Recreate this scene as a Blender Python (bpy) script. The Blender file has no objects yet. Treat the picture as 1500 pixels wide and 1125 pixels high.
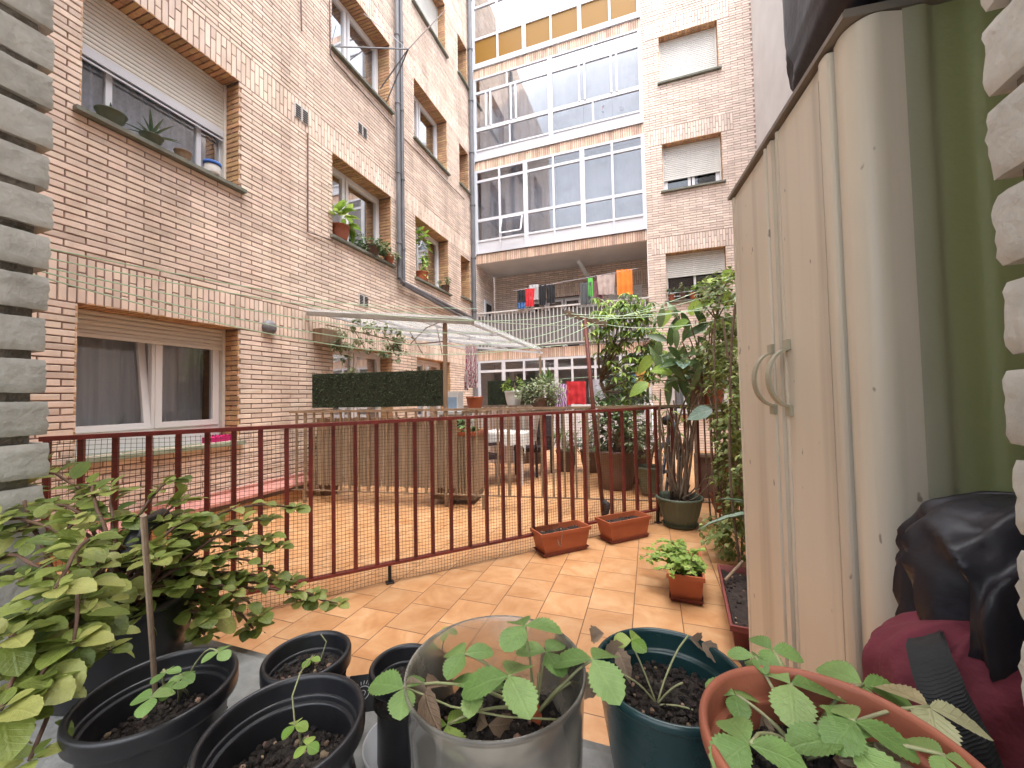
import bpy, math, random
from mathutils import Vector as V, noise
random.seed(7)
R=math.radians; PI=math.pi
sc=bpy.context.scene; col=sc.collection
rnd=random.random
def ru(a,b): return a+(b-a)*random.random()
# ---------------------------------------------------------------- camera
F=576.3;YW,PT,RO=R(19.28),R(1.947),R(-1.1254);D,K,H=4.18,9.08,1.2
_f=V((-math.sin(YW)*math.cos(PT),math.cos(YW)*math.cos(PT),math.sin(PT)))
_r=V((math.cos(YW),math.sin(YW),0)); _u=_r.cross(_f)
_r,_u=math.cos(RO)*_r+math.sin(RO)*_u, -math.sin(RO)*_r+math.cos(RO)*_u
EYE=V((0,0,H))
def ray(x,y): return _f+_r*((x-750)/F)-_u*((y-562.5)/F)
def at(x,y,t): return EYE+ray(x,y)*t
def onz(x,y,z): d=ray(x,y); return EYE+d*((z-H)/d.z)
def ony(x,y,Y): d=ray(x,y); return EYE+d*(Y/d.y)
def onx(x,y,X=-4.18): d=ray(x,y); return EYE+d*(X/d.x)
cd=bpy.data.cameras.new('camera'); cam=bpy.data.objects.new('camera',cd); col.objects.link(cam)
cd.sensor_width=36; cd.lens=F/1500*36; cd.clip_start=.02; cd.clip_end=200
from mathutils import Matrix
cam.matrix_world=Matrix(((_r.x,_u.x,-_f.x,0),(_r.y,_u.y,-_f.y,0),(_r.z,_u.z,-_f.z,H),(0,0,0,1)))
sc.camera=cam
# ---------------------------------------------------------------- materials
def lin(c): return tuple(c)+(1,)
class NT:
    def __init__(s,name):
        s.m=bpy.data.materials.new(name); s.m.use_nodes=True; s.t=s.m.node_tree; s.n=s.t.nodes
        s.p=s.n['Principled BSDF']; s.out=s.n['Material Output']
    def N(s,k,**kw):
        n=s.n.new(k)
        for a,b in kw.items():
            if a in n.inputs.keys(): n.inputs[a].default_value=b
            else: setattr(n,a,b)
        return n
    def L(s,a,b): s.t.links.new(a,b)
def mat(name,c1,c2=None,rough=.6,scale=8,bump=0,bscale=None,metal=0,island=0,spec=.5,detail=6,c3=None,stretch=None,bdist=.01,stain=0):
    t=NT(name); p=t.p; p.inputs['Roughness'].default_value=rough; p.inputs['Metallic'].default_value=metal
    p.inputs['Specular IOR Level'].default_value=spec
    tc=t.N('ShaderNodeTexCoord'); mp=t.N('ShaderNodeMapping'); t.L(tc.outputs['Object'],mp.inputs[0])
    if stretch: mp.inputs['Scale'].default_value=stretch
    nz=t.N('ShaderNodeTexNoise',Scale=scale,Detail=detail,Roughness=.6); t.L(mp.outputs[0],nz.inputs['Vector'])
    cr=t.N('ShaderNodeValToRGB'); e=cr.color_ramp.elements
    c2=c2 or tuple(x*.82 for x in c1)
    e[0].position=.3; e[1].position=.7; e[0].color=lin(c2); e[1].color=lin(c1)
    if c3: q=e.new(.5); q.color=lin(c3)
    t.L(nz.outputs[0],cr.inputs[0]); last=cr.outputs[0]
    if island:
        g=t.N('ShaderNodeNewGeometry'); h=t.N('ShaderNodeHueSaturation')
        mr=t.N('ShaderNodeMapRange'); mr.inputs[3].default_value=1-island; mr.inputs[4].default_value=1+island
        t.L(g.outputs['Random Per Island'],mr.inputs[0]); t.L(mr.outputs[0],h.inputs['Value']); t.L(last,h.inputs['Color'])
        mt=t.N('ShaderNodeMath',operation='MULTIPLY'); mt.inputs[1].default_value=7.31; t.L(g.outputs['Random Per Island'],mt.inputs[0])
        fr=t.N('ShaderNodeMath',operation='FRACT'); t.L(mt.outputs[0],fr.inputs[0])
        m2=t.N('ShaderNodeMapRange'); m2.inputs[3].default_value=.5-island*.06; m2.inputs[4].default_value=.5+island*.04
        t.L(fr.outputs[0],m2.inputs[0]); t.L(m2.outputs[0],h.inputs['Hue']); last=h.outputs[0]
    if stain:
        sm=t.N('ShaderNodeMapping'); sm.inputs['Scale'].default_value=(1.6,1.6,.35) if stain>0 else (1,1,1); t.L(tc.outputs['Object'],sm.inputs[0])
        sn=t.N('ShaderNodeTexNoise',Scale=1.5 if stain>0 else 26.,Detail=9,Roughness=.62); t.L(sm.outputs[0],sn.inputs['Vector'])
        sr=t.N('ShaderNodeMapRange'); sr.inputs[1].default_value=.48; sr.inputs[2].default_value=.74; sr.inputs[4].default_value=abs(stain); t.L(sn.outputs[0],sr.inputs[0])
        sx=t.N('ShaderNodeMixRGB',blend_type='MULTIPLY'); sx.inputs[2].default_value=(.42,.38,.34,1); t.L(sr.outputs[0],sx.inputs[0]); t.L(last,sx.inputs[1]); last=sx.outputs[0]
    t.L(last,p.inputs['Base Color'])
    rr=t.N('ShaderNodeMapRange'); rr.inputs[3].default_value=max(rough-.08,.02); rr.inputs[4].default_value=min(rough+.12,1); t.L(nz.outputs[0],rr.inputs[0]); t.L(rr.outputs[0],p.inputs['Roughness'])
    if bump:
        n2=t.N('ShaderNodeTexNoise',Scale=bscale or scale*4,Detail=4); t.L(mp.outputs[0],n2.inputs['Vector'])
        b=t.N('ShaderNodeBump',Strength=bump,Distance=bdist); t.L(n2.outputs[0],b.inputs['Height']); t.L(b.outputs[0],p.inputs['Normal'])
    return t.m
def leafmat(name,c1,c2,c3,vein=.25,rough=.5,trans=.25):
    t=NT(name); p=t.p; g=t.N('ShaderNodeNewGeometry'); cr=t.N('ShaderNodeValToRGB'); e=cr.color_ramp.elements
    e[0].color=lin(c1); e[1].color=lin(c3); q=e.new(.55); q.color=lin(c2); t.L(g.outputs['Random Per Island'],cr.inputs[0])
    tc=t.N('ShaderNodeTexCoord'); nz=t.N('ShaderNodeTexNoise',Scale=60.,Detail=3); t.L(tc.outputs['Object'],nz.inputs['Vector'])
    mx=t.N('ShaderNodeMixRGB',blend_type='MULTIPLY'); mx.inputs[0].default_value=.5; t.L(cr.outputs[0],mx.inputs[1])
    c4=t.N('ShaderNodeValToRGB'); c4.color_ramp.elements[0].color=(.55,.55,.5,1); c4.color_ramp.elements[0].position=.3; c4.color_ramp.elements[1].position=.65; t.L(nz.outputs[0],c4.inputs[0]); t.L(c4.outputs[0],mx.inputs[2])
    uv=t.N('ShaderNodeUVMap'); sp=t.N('ShaderNodeSeparateXYZ'); t.L(uv.outputs[0],sp.inputs[0])
    ab=t.N('ShaderNodeMath',operation='ABSOLUTE'); t.L(sp.outputs[0],ab.inputs[0])
    # side veins: sin((v - .7|u|)*k)
    a1=t.N('ShaderNodeMath',operation='MULTIPLY'); a1.inputs[1].default_value=-.8; t.L(ab.outputs[0],a1.inputs[0])
    a2=t.N('ShaderNodeMath',operation='ADD'); t.L(a1.outputs[0],a2.inputs[0]); t.L(sp.outputs[1],a2.inputs[1])
    a3=t.N('ShaderNodeMath',operation='MULTIPLY'); a3.inputs[1].default_value=42; t.L(a2.outputs[0],a3.inputs[0])
    a4=t.N('ShaderNodeMath',operation='SINE'); t.L(a3.outputs[0],a4.inputs[0])
    a5=t.N('ShaderNodeMapRange'); a5.inputs[1].default_value=.75; a5.inputs[2].default_value=1; t.L(a4.outputs[0],a5.inputs[0])
    b5=t.N('ShaderNodeMapRange'); b5.inputs[1].default_value=.05; b5.inputs[2].default_value=.01; t.L(ab.outputs[0],b5.inputs[0])
    mxx=t.N('ShaderNodeMath',operation='MAXIMUM'); t.L(a5.outputs[0],mxx.inputs[0]); t.L(b5.outputs[0],mxx.inputs[1])
    vm=t.N('ShaderNodeMath',operation='MULTIPLY'); vm.inputs[1].default_value=vein; t.L(mxx.outputs[0],vm.inputs[0])
    m3=t.N('ShaderNodeMixRGB'); m3.inputs[2].default_value=lin(tuple(min(1,x*1.7+.05) for x in c3)); t.L(vm.outputs[0],m3.inputs[0]); t.L(mx.outputs[0],m3.inputs[1])
    t.L(m3.outputs[0],p.inputs['Base Color']); p.inputs['Roughness'].default_value=rough
    b=t.N('ShaderNodeBump',Strength=min(.7,.12+vein*2.2),Distance=.002); b.invert=True; t.L(mxx.outputs[0],b.inputs['Height']); b0=t.N('ShaderNodeBump',Strength=.35,Distance=.003); nb_=t.N('ShaderNodeTexNoise',Scale=220.,Detail=2); t.L(tc.outputs['Object'],nb_.inputs['Vector']); t.L(nb_.outputs[0],b0.inputs['Height']); t.L(b0.outputs[0],b.inputs['Normal']); t.L(b.outputs[0],p.inputs['Normal'])
    tr=t.N('ShaderNodeBsdfTranslucent'); t.L(m3.outputs[0],tr.inputs[0]); ms=t.N('ShaderNodeMixShader'); ms.inputs[0].default_value=trans
    t.L(p.outputs[0],ms.inputs[1]); t.L(tr.outputs[0],ms.inputs[2]); t.L(ms.outputs[0],t.out.inputs[0])
    return t.m
def glassmat(name,tint=(.8,.85,.88),refl=.12,rough=.02):
    t=NT(name); t.n.remove(t.p)
    tr=t.N('ShaderNodeBsdfTransparent'); tr.inputs[0].default_value=lin(tint)
    gl=t.N('ShaderNodeBsdfGlossy'); gl.inputs['Roughness'].default_value=rough
    lw=t.N('ShaderNodeFresnel',IOR=1.5); ad=t.N('ShaderNodeMath',operation='MULTIPLY_ADD'); ad.inputs[1].default_value=.55; ad.inputs[2].default_value=refl; t.L(lw.outputs[0],ad.inputs[0])
    ms=t.N('ShaderNodeMixShader'); t.L(ad.outputs[0],ms.inputs[0]); t.L(tr.outputs[0],ms.inputs[1]); t.L(gl.outputs[0],ms.inputs[2]); t.L(ms.outputs[0],t.out.inputs[0])
    return t.m
M={}
M['brick']=mat('pink_beige_brick',(.78,.645,.55),(.67,.53,.44),rough=.85,scale=3.2,bump=.5,bscale=45,island=.15,stain=.5,c3=(.745,.605,.505),bdist=.004)
M['brickR']=mat('rear_brick',(.78,.67,.59),(.68,.56,.485),rough=.85,stain=.3,scale=3,bump=.3,bscale=45,island=.15,bdist=.004)
M['ochre']=mat('ochre_brick',(.58,.36,.19),(.42,.25,.13),rough=.9,scale=5,bump=.4,bscale=40,island=.2,bdist=.004)
M['soldier']=mat('slab_edge_brick',(.72,.54,.42),(.52,.36,.26),rough=.9,scale=5,island=.28)
M['mortar']=mat('brown_mortar',(.30,.205,.18),(.20,.14,.12),rough=.95,scale=20,bump=.4)
M['mortarR']=mat('rear_mortar',(.44,.32,.28),(.34,.24,.21),rough=.95,scale=20)
M['jamb']=mat('whitewashed_rough_brick',(.53,.51,.465),(.40,.385,.345),rough=.85,scale=14,bump=.45,bscale=120,island=.07,stain=-.45,c3=(.48,.465,.42),bdist=.004)
M['jmort']=mat('grey_old_mortar',(.33,.31,.27),(.13,.12,.10),rough=.95,scale=18,bump=1,bscale=60,bdist=.01)
M['sill']=mat('weathered_cement',(.34,.34,.32),(.15,.15,.14),rough=.85,scale=16,bump=.6,bscale=90,bdist=.004)
M['pvc']=mat('white_pvc',(.80,.79,.80),(.72,.71,.73),rough=.35,scale=2)
M['alu']=mat('white_aluminium',(.63,.64,.68),(.54,.55,.60),rough=.4,scale=2)
M['shutter']=mat('cream_shutter',(.72,.69,.63),(.64,.61,.56),rough=.5,scale=2)
M['shutterw']=mat('white_shutter',(.74,.73,.70),(.62,.61,.58),rough=.5,scale=2)
M['sillstone']=mat('grey_stone_sill',(.20,.20,.17),(.11,.12,.09),rough=.8,scale=9,bump=.3)
M['greensill']=mat('mossy_stone_sill',(.30,.33,.24),(.20,.24,.16),rough=.8,scale=9,bump=.3)
M['roomin']=mat('kitchen_plaster',(.75,.73,.70),rough=.9)
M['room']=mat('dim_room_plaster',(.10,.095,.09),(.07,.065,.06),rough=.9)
M['gallroom']=mat('gallery_plaster',(.74,.72,.71),(.62,.60,.60),rough=.9,scale=1.2)
M['fill_sheet']=mat('pale_grey_fill_sheet',(.84,.84,.84),(.55,.55,.55),rough=.9,scale=1.1,detail=5,c3=(.76,.76,.76))
M['galldim']=mat('dim_gallery_window',(.34,.34,.36),(.22,.22,.24),rough=.5,scale=2)
M['curtain']=mat('sheer_grey_curtain',(.72,.73,.76),(.58,.59,.62),rough=.9,scale=4,stretch=(6,6,.5))
M['glass']=glassmat('window_glass'); M['glassd']=glassmat('dark_window_glass',(.90,.92,.94),.05)
M['glassg']=glassmat('gallery_glass',(.80,.81,.84),.08)
M['pipe']=mat('grey_downpipe',(.15,.15,.165),(.10,.10,.11),rough=.5,scale=5)
M['pipe2']=mat('grey_balcony_screen',(.22,.215,.21),(.15,.145,.14),rough=.9,scale=5)
M['cable']=mat('brown_conduit',(.14,.09,.08),rough=.7)
M['red']=mat('maroon_metal_paint',(.24,.042,.036),(.14,.034,.028),rough=.4,scale=22,bump=.15,c3=(.20,.036,.031))
M['tan']=mat('tan_metal_paint',(.34,.25,.16),(.22,.15,.10),rough=.6,scale=12,bump=.2)
M['net']=mat('dark_plastic_net',(.07,.05,.04),rough=.7)
M['orange']=mat('terracotta_plastic',(.44,.12,.05),(.34,.09,.04),rough=.45,scale=6,bump=.08)
M['terra']=mat('terracotta_clay',(.33,.105,.055),(.24,.07,.036),rough=.6,scale=18,bump=.12,c3=(.285,.085,.044))
M['maroonp']=mat('maroon_plastic',(.22,.05,.045),(.15,.04,.035),rough=.5,scale=6)
M['greenpot']=mat('moss_green_plastic',(.11,.14,.10),(.075,.10,.07),rough=.5,scale=6)
M['brownpot']=mat('brown_plastic',(.15,.085,.065),(.10,.06,.045),rough=.55,scale=6)
M['blackpot']=mat('black_plastic',(.018,.018,.02),(.010,.010,.012),rough=.32,scale=20,bump=.12,bscale=120,bdist=.002)
M['teal']=mat('dark_teal_plastic',(.014,.045,.048),(.008,.028,.030),rough=.25,scale=14,bump=.05)
M['white']=mat('white_plastic',(.72,.72,.72),(.6,.6,.6),rough=.4)
M['soil']=mat('dark_potting_soil',(.045,.032,.024),(.008,.006,.005),rough=.95,scale=60,bump=1,bscale=160,island=.5,bdist=.006)
M['perlite']=mat('pale_bark_chips',(.32,.24,.16),(.18,.11,.06),rough=.9,island=.5)
M['stem']=mat('brown_red_stem',(.16,.09,.05),(.10,.05,.035),rough=.7,scale=30)
M['gstem']=mat('pale_green_stem',(.30,.33,.15),(.24,.22,.12),rough=.6,scale=30)
M['wood']=mat('weathered_wood',(.34,.24,.16),(.20,.14,.095),rough=.8,scale=6,stretch=(6,6,.6),bump=.3)
M['bark']=mat('grey_brown_bark',(.24,.18,.13),(.13,.09,.065),rough=.9,scale=25,bump=.5)
M['reed']=mat('split_reed',(.42,.33,.23),(.27,.20,.14),rough=.85,scale=5,stretch=(8,8,.5),island=.22)
M['astro']=mat('dark_artificial_hedge',(.022,.034,.018),(.010,.016,.009),rough=.8,scale=30,island=.5)
M['needle']=mat('plastic_hedge_needle',(.07,.11,.045),(.035,.06,.025),rough=.7,scale=9,island=.6)
M['canopy']=mat('grey_translucent_sheet',(.36,.34,.31),(.25,.24,.22),rough=.5,scale=5)
M['pink']=mat('pink_ledge_tile',(.52,.24,.20),(.42,.18,.15),rough=.7,scale=10)
M['plaster']=mat('pale_grey_plaster',(.58,.56,.545),(.50,.48,.47),rough=.9,scale=2,bump=.1)
M['ceil']=mat('white_soffit',(.62,.59,.57),rough=.9,scale=2)
M['cord']=mat('pale_green_cord',(.62,.82,.62),(.50,.72,.52),rough=.5)
M['beige']=mat('beige_plastic_panel',(.70,.645,.53),(.64,.585,.475),rough=.38,scale=2.2,stretch=(3,3,.5),bump=.04,bscale=90,bdist=.002)
M['taupe']=mat('taupe_plastic_trim',(.24,.215,.18),(.18,.16,.135),rough=.5,scale=8)
M['handle']=mat('olive_grey_handle',(.44,.42,.31),(.36,.34,.25),rough=.4)
M['tarp']=mat('black_rubberised_sheet',(.022,.022,.030),(.014,.014,.020),rough=.42,scale=7,bump=.25,bscale=14,bdist=.02)
M['maroonf']=mat('maroon_canvas',(.20,.035,.055),(.14,.024,.038),rough=.9,scale=14,bump=.5,bscale=18,bdist=.02)
M['knit']=mat('black_knit_webbing',(.028,.03,.032),(.012,.013,.014),rough=.9,scale=40,bump=.4,bscale=300,bdist=.001)
M['dark']=mat('black_matte',(.02,.02,.022),rough=.6)
M['bluem']=mat('dark_blue_bike_paint',(.02,.05,.10),rough=.35)
M['chair']=mat('dark_wicker',(.035,.022,.03),rough=.7,scale=60,bump=.6)
M['rub']=mat('rusty_pole',(.18,.035,.025),(.10,.03,.02),rough=.6,scale=14)
M['boil']=mat('white_enamel_box',(.62,.63,.63),rough=.4)
L_={}
L_['plec']=leafmat('plectranthus_leaf',(.15,.20,.035),(.27,.33,.07),(.44,.44,.13),vein=.045,rough=.42)
L_['plecdk']=leafmat('dark_plectranthus_leaf',(.07,.11,.02),(.14,.20,.04),(.26,.30,.08),vein=.045)  # darker tone given to random leaves of the trailing plant
L_['straw']=leafmat('strawberry_leaf',(.13,.235,.055),(.19,.32,.085),(.30,.42,.14),vein=.07,rough=.5)
L_['pale']=leafmat('pale_yellow_leaf',(.40,.42,.22),(.46,.46,.26),(.42,.34,.18),vein=.2)
L_['dry']=leafmat('dry_brown_leaf',(.30,.22,.15),(.38,.30,.22),(.22,.14,.09),vein=.2)
L_['bright']=leafmat('bright_green_leaf',(.16,.30,.04),(.30,.45,.08),(.46,.58,.15),vein=.1,trans=.35)
L_['mid']=leafmat('mid_green_leaf',(.05,.11,.03),(.11,.20,.05),(.22,.32,.10),vein=.1)
L_['deep']=leafmat('deep_green_leaf',(.03,.07,.025),(.10,.18,.06),(.22,.31,.14),vein=.1,rough=.35)
L_['var']=leafmat('variegated_leaf',(.10,.15,.06),(.22,.28,.13),(.48,.50,.34),vein=.1)
L_['vine']=leafmat('yellow_green_vine_leaf',(.09,.14,.03),(.19,.25,.06),(.38,.42,.16),vein=.1)
L_['aloe']=leafmat('blue_green_aloe',(.10,.17,.11),(.16,.24,.16),(.20,.28,.20),vein=.05,trans=.05)
L_['wax']=leafmat('waxy_blue_green_leaf',(.16,.26,.22),(.24,.36,.30),(.36,.48,.42),vein=.15,rough=.2)
def cloth(name,c): 
    if name not in M: M[name]=mat(name,c,tuple(x*.75 for x in c),rough=.9,scale=9,bump=.3,bscale=12)
    return M[name]
# floor tile: square tiles in running bond, columns along Y
def floormat():
    t=NT('orange_terrace_tile'); p=t.p
    g=t.N('ShaderNodeNewGeometry'); mp=t.N('ShaderNodeMapping'); mp.inputs['Rotation'].default_value=(0,0,R(-90)); mp.inputs['Location'].default_value=(-2.275+.001,-.134+.2485*8,0)
    sp=t.N('ShaderNodeSeparateXYZ'); t.L(g.outputs['Position'],sp.inputs[0])
    cx=t.N('ShaderNodeCombineXYZ'); a=t.N('ShaderNodeMath',operation='ADD'); a.inputs[1].default_value=-2.275+.2485*20+.124; b=t.N('ShaderNodeMath',operation='ADD'); b.inputs[1].default_value=.867+.2485*40
    t.L(sp.outputs[1],a.inputs[0]); t.L(sp.outputs[0],b.inputs[0]); t.L(a.outputs[0],cx.inputs[0]); t.L(b.outputs[0],cx.inputs[1])
    br=t.N('ShaderNodeTexBrick'); br.offset=.5; br.squash=1; br.inputs['Scale'].default_value=1; br.inputs['Mortar Size'].default_value=.0028; br.inputs['Mortar Smooth'].default_value=.3; br.inputs['Bias'].default_value=0
    br.inputs['Brick Width'].default_value=.2485; br.inputs['Row Height'].default_value=.2485
    br.inputs['Color1'].default_value=(.0,.0,.0,1); br.inputs['Color2'].default_value=(1,1,1,1); br.inputs['Mortar'].default_value=(.5,.5,.5,1); t.L(cx.outputs[0],br.inputs['Vector'])
    n1=t.N('ShaderNodeTexNoise',Scale=5.,Detail=7,Roughness=.6,Distortion=1.2); n1.noise_dimensions='4D'; t.L(cx.outputs[0],n1.inputs['Vector']); 
    bw=t.N('ShaderNodeRGBToBW'); t.L(br.outputs['Color'],bw.inputs[0]); w=t.N('ShaderNodeMath',operation='MULTIPLY'); w.inputs[1].default_value=40; t.L(bw.outputs[0],w.inputs[0]); t.L(w.outputs[0],n1.inputs['W'])
    cr=t.N('ShaderNodeValToRGB'); e=cr.color_ramp.elements; e[0].position=.3; e[0].color=(.46,.215,.085,1); e[1].position=.68; e[1].color=(.64,.39,.205,1); q=e.new(.5); q.color=(.57,.305,.14,1)
    t.L(n1.outputs[0],cr.inputs[0])
    h=t.N('ShaderNodeHueSaturation'); mr=t.N('ShaderNodeMapRange'); mr.inputs[3].default_value=.92; mr.inputs[4].default_value=1.06; t.L(bw.outputs[0],mr.inputs[0]); t.L(mr.outputs[0],h.inputs['Value']); t.L(cr.outputs[0],h.inputs['Color'])
    n3=t.N('ShaderNodeTexNoise',Scale=.9,Detail=5); t.L(cx.outputs[0],n3.inputs['Vector']); m0=t.N('ShaderNodeMapRange'); m0.inputs[1].default_value=.35; m0.inputs[2].default_value=.7; m0.inputs[3].default_value=1.0; m0.inputs[4].default_value=.78; t.L(n3.outputs[0],m0.inputs[0])
    md=t.N('ShaderNodeMixRGB',blend_type='MULTIPLY'); md.inputs[0].default_value=1; t.L(h.outputs[0],md.inputs[1]); t.L(m0.outputs[0],md.inputs[2])
    mx=t.N('ShaderNodeMixRGB'); mx.inputs[2].default_value=(.17,.085,.045,1); t.L(br.outputs['Fac'],mx.inputs[0]); t.L(md.outputs[0],mx.inputs[1]); t.L(mx.outputs[0],p.inputs['Base Color'])
    rr=t.N('ShaderNodeMapRange'); rr.inputs[3].default_value=.28; rr.inputs[4].default_value=.6; t.L(n1.outputs[0],rr.inputs[0]); t.L(rr.outputs[0],p.inputs['Roughness'])
    bm=t.N('ShaderNodeBump',Strength=.6,Distance=.003); bm.invert=True; t.L(br.outputs['Fac'],bm.inputs['Height']); t.L(bm.outputs[0],p.inputs['Normal'])
    return t.m
M['floor']=floormat()
def stripemat(name,axis,per,ca,cb):
    t=NT(name); tc=t.N('ShaderNodeTexCoord'); sp=t.N('ShaderNodeSeparateXYZ'); t.L(tc.outputs['Object'],sp.inputs[0])
    m=t.N('ShaderNodeMath',operation='MULTIPLY'); m.inputs[1].default_value=2*PI/per; t.L(sp.outputs[axis],m.inputs[0]); s=t.N('ShaderNodeMath',operation='SINE'); t.L(m.outputs[0],s.inputs[0])
    cr=t.N('ShaderNodeValToRGB'); cr.color_ramp.elements[0].color=lin(ca); cr.color_ramp.elements[1].color=lin(cb); cr.color_ramp.elements[0].position=.3; cr.color_ramp.elements[1].position=.5
    t.L(s.outputs[0],cr.inputs[0]); t.L(cr.outputs[0],t.p.inputs['Base Color']); t.p.inputs['Roughness'].default_value=.9; return t.m
M['stripe']=stripemat('striped_awning_cloth',0,.085,(.42,.30,.25),(.62,.58,.55))
def patmat(name,ca,cb,sc_):
    t=NT(name); tc=t.N('ShaderNodeTexCoord'); v=t.N('ShaderNodeTexWave',Scale=sc_,Distortion=9.); t.L(tc.outputs['Object'],v.inputs['Vector'])
    cr=t.N('ShaderNodeValToRGB'); cr.color_ramp.elements[0].color=lin(ca); cr.color_ramp.elements[1].color=lin(cb); cr.color_ramp.elements[0].position=.4; cr.color_ramp.elements[1].position=.6
    t.L(v.outputs[0],cr.inputs[0]); t.L(cr.outputs[0],t.p.inputs['Base Color']); t.p.inputs['Roughness'].default_value=.9; return t.m
M['purple']=patmat('purple_patterned_cloth',(.24,.06,.30),(.62,.55,.66),8)
M['check']=patmat('checked_tea_towel',(.34,.10,.14),(.66,.62,.62),20)
def greenpanelmat():
    t=NT('beige_to_green_panel'); p=t.p; tc=t.N('ShaderNodeTexCoord'); mp=t.N('ShaderNodeMapping'); mp.inputs['Scale'].default_value=(1,1,.35); t.L(tc.outputs['Object'],mp.inputs[0])
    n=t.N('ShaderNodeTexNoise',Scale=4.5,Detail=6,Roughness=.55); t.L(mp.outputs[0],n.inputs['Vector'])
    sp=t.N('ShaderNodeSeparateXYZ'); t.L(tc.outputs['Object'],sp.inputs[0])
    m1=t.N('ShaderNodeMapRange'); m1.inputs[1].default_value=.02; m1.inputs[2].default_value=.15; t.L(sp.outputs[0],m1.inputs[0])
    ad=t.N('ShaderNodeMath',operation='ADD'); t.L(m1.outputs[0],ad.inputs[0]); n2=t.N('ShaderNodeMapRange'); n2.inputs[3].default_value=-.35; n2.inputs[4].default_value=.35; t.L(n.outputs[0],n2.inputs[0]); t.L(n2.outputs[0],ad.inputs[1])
    cr=t.N('ShaderNodeValToRGB'); e=cr.color_ramp.elements; e[0].position=.1; e[0].color=(.50,.45,.36,1); e[1].position=.95; e[1].color=(.26,.295,.13,1); q=e.new(.5); q.color=(.33,.335,.24,1)  # beige turns to olive green across the width, broken up by noise
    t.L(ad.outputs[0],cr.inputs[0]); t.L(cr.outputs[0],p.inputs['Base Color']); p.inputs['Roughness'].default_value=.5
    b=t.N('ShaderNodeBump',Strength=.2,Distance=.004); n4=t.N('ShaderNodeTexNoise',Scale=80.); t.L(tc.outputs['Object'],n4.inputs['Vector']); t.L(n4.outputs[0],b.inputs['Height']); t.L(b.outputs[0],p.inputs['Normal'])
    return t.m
M['greenpanel']=greenpanelmat()
def specks(m):
    t=m.node_tree; n=t.nodes; p=n['Principled BSDF']; src=p.inputs['Base Color'].links[0].from_socket
    tc=n.new('ShaderNodeTexCoord'); a=n.new('ShaderNodeTexNoise'); a.inputs['Scale'].default_value=38; a.inputs['Detail'].default_value=2
    mp=n.new('ShaderNodeMapping'); mp.inputs['Scale'].default_value=(1,1,.55); t.links.new(tc.outputs['Object'],mp.inputs[0]); t.links.new(mp.outputs[0],a.inputs['Vector'])
    r=n.new('ShaderNodeMapRange'); r.inputs[1].default_value=.72; r.inputs[2].default_value=.76; r.inputs[4].default_value=.75; t.links.new(a.outputs[0],r.inputs[0])
    b=n.new('ShaderNodeTexNoise'); b.inputs['Scale'].default_value=2.5; b.inputs['Detail'].default_value=9; mp2=n.new('ShaderNodeMapping'); mp2.inputs['Scale'].default_value=(6,6,.25); t.links.new(tc.outputs['Object'],mp2.inputs[0]); t.links.new(mp2.outputs[0],b.inputs['Vector'])
    r2=n.new('ShaderNodeMapRange'); r2.inputs[1].default_value=.5; r2.inputs[2].default_value=.8; r2.inputs[4].default_value=.42; t.links.new(b.outputs[0],r2.inputs[0])
    mx=n.new('ShaderNodeMath'); mx.operation='MAXIMUM'; t.links.new(r.outputs[0],mx.inputs[0]); t.links.new(r2.outputs[0],mx.inputs[1])
    c=n.new('ShaderNodeMixRGB'); c.inputs[2].default_value=(.16,.12,.085,1); t.links.new(mx.outputs[0],c.inputs[0]); t.links.new(src,c.inputs[1]); t.links.new(c.outputs[0],p.inputs['Base Color'])
specks(M['beige'])
def clearmat():
    t=NT('scuffed_clear_plastic'); t.n.remove(t.p); tc=t.N('ShaderNodeTexCoord'); n=t.N('ShaderNodeTexNoise',Scale=11.,Detail=8,Roughness=.65); t.L(tc.outputs['Object'],n.inputs['Vector'])
    mr=t.N('ShaderNodeMapRange'); mr.inputs[1].default_value=.42; mr.inputs[2].default_value=.70; mr.inputs[3].default_value=.13; mr.inputs[4].default_value=.52; t.L(n.outputs[0],mr.inputs[0])
    tr=t.N('ShaderNodeBsdfTransparent'); tr.inputs[0].default_value=(.86,.82,.77,1); df=t.N('ShaderNodeBsdfDiffuse'); df.inputs[0].default_value=(.66,.60,.50,1)
    gl=t.N('ShaderNodeBsdfGlossy'); gl.inputs['Roughness'].default_value=.12; fr=t.N('ShaderNodeFresnel',IOR=1.5)
    m1=t.N('ShaderNodeMixShader'); t.L(mr.outputs[0],m1.inputs[0]); t.L(tr.outputs[0],m1.inputs[1]); t.L(df.outputs[0],m1.inputs[2])
    m2=t.N('ShaderNodeMixShader'); t.L(fr.outputs[0],m2.inputs[0]); t.L(m1.outputs[0],m2.inputs[1]); t.L(gl.outputs[0],m2.inputs[2]); t.L(m2.outputs[0],t.out.inputs[0]); return t.m
M['clear']=clearmat()
t=NT('amber_glass_panel'); t.p.inputs['Base Color'].default_value=(.36,.20,.03,1); t.p.inputs['Roughness'].default_value=.35; _tr=t.N('ShaderNodeBsdfTransparent'); _tr.inputs[0].default_value=(.85,.55,.12,1); _ms=t.N('ShaderNodeMixShader'); _ms.inputs[0].default_value=.45; t.L(t.p.outputs[0],_ms.inputs[1]); t.L(_tr.outputs[0],_ms.inputs[2]); t.L(_ms.outputs[0],t.out.inputs[0]); M['yellowglass']=t.m
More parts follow.
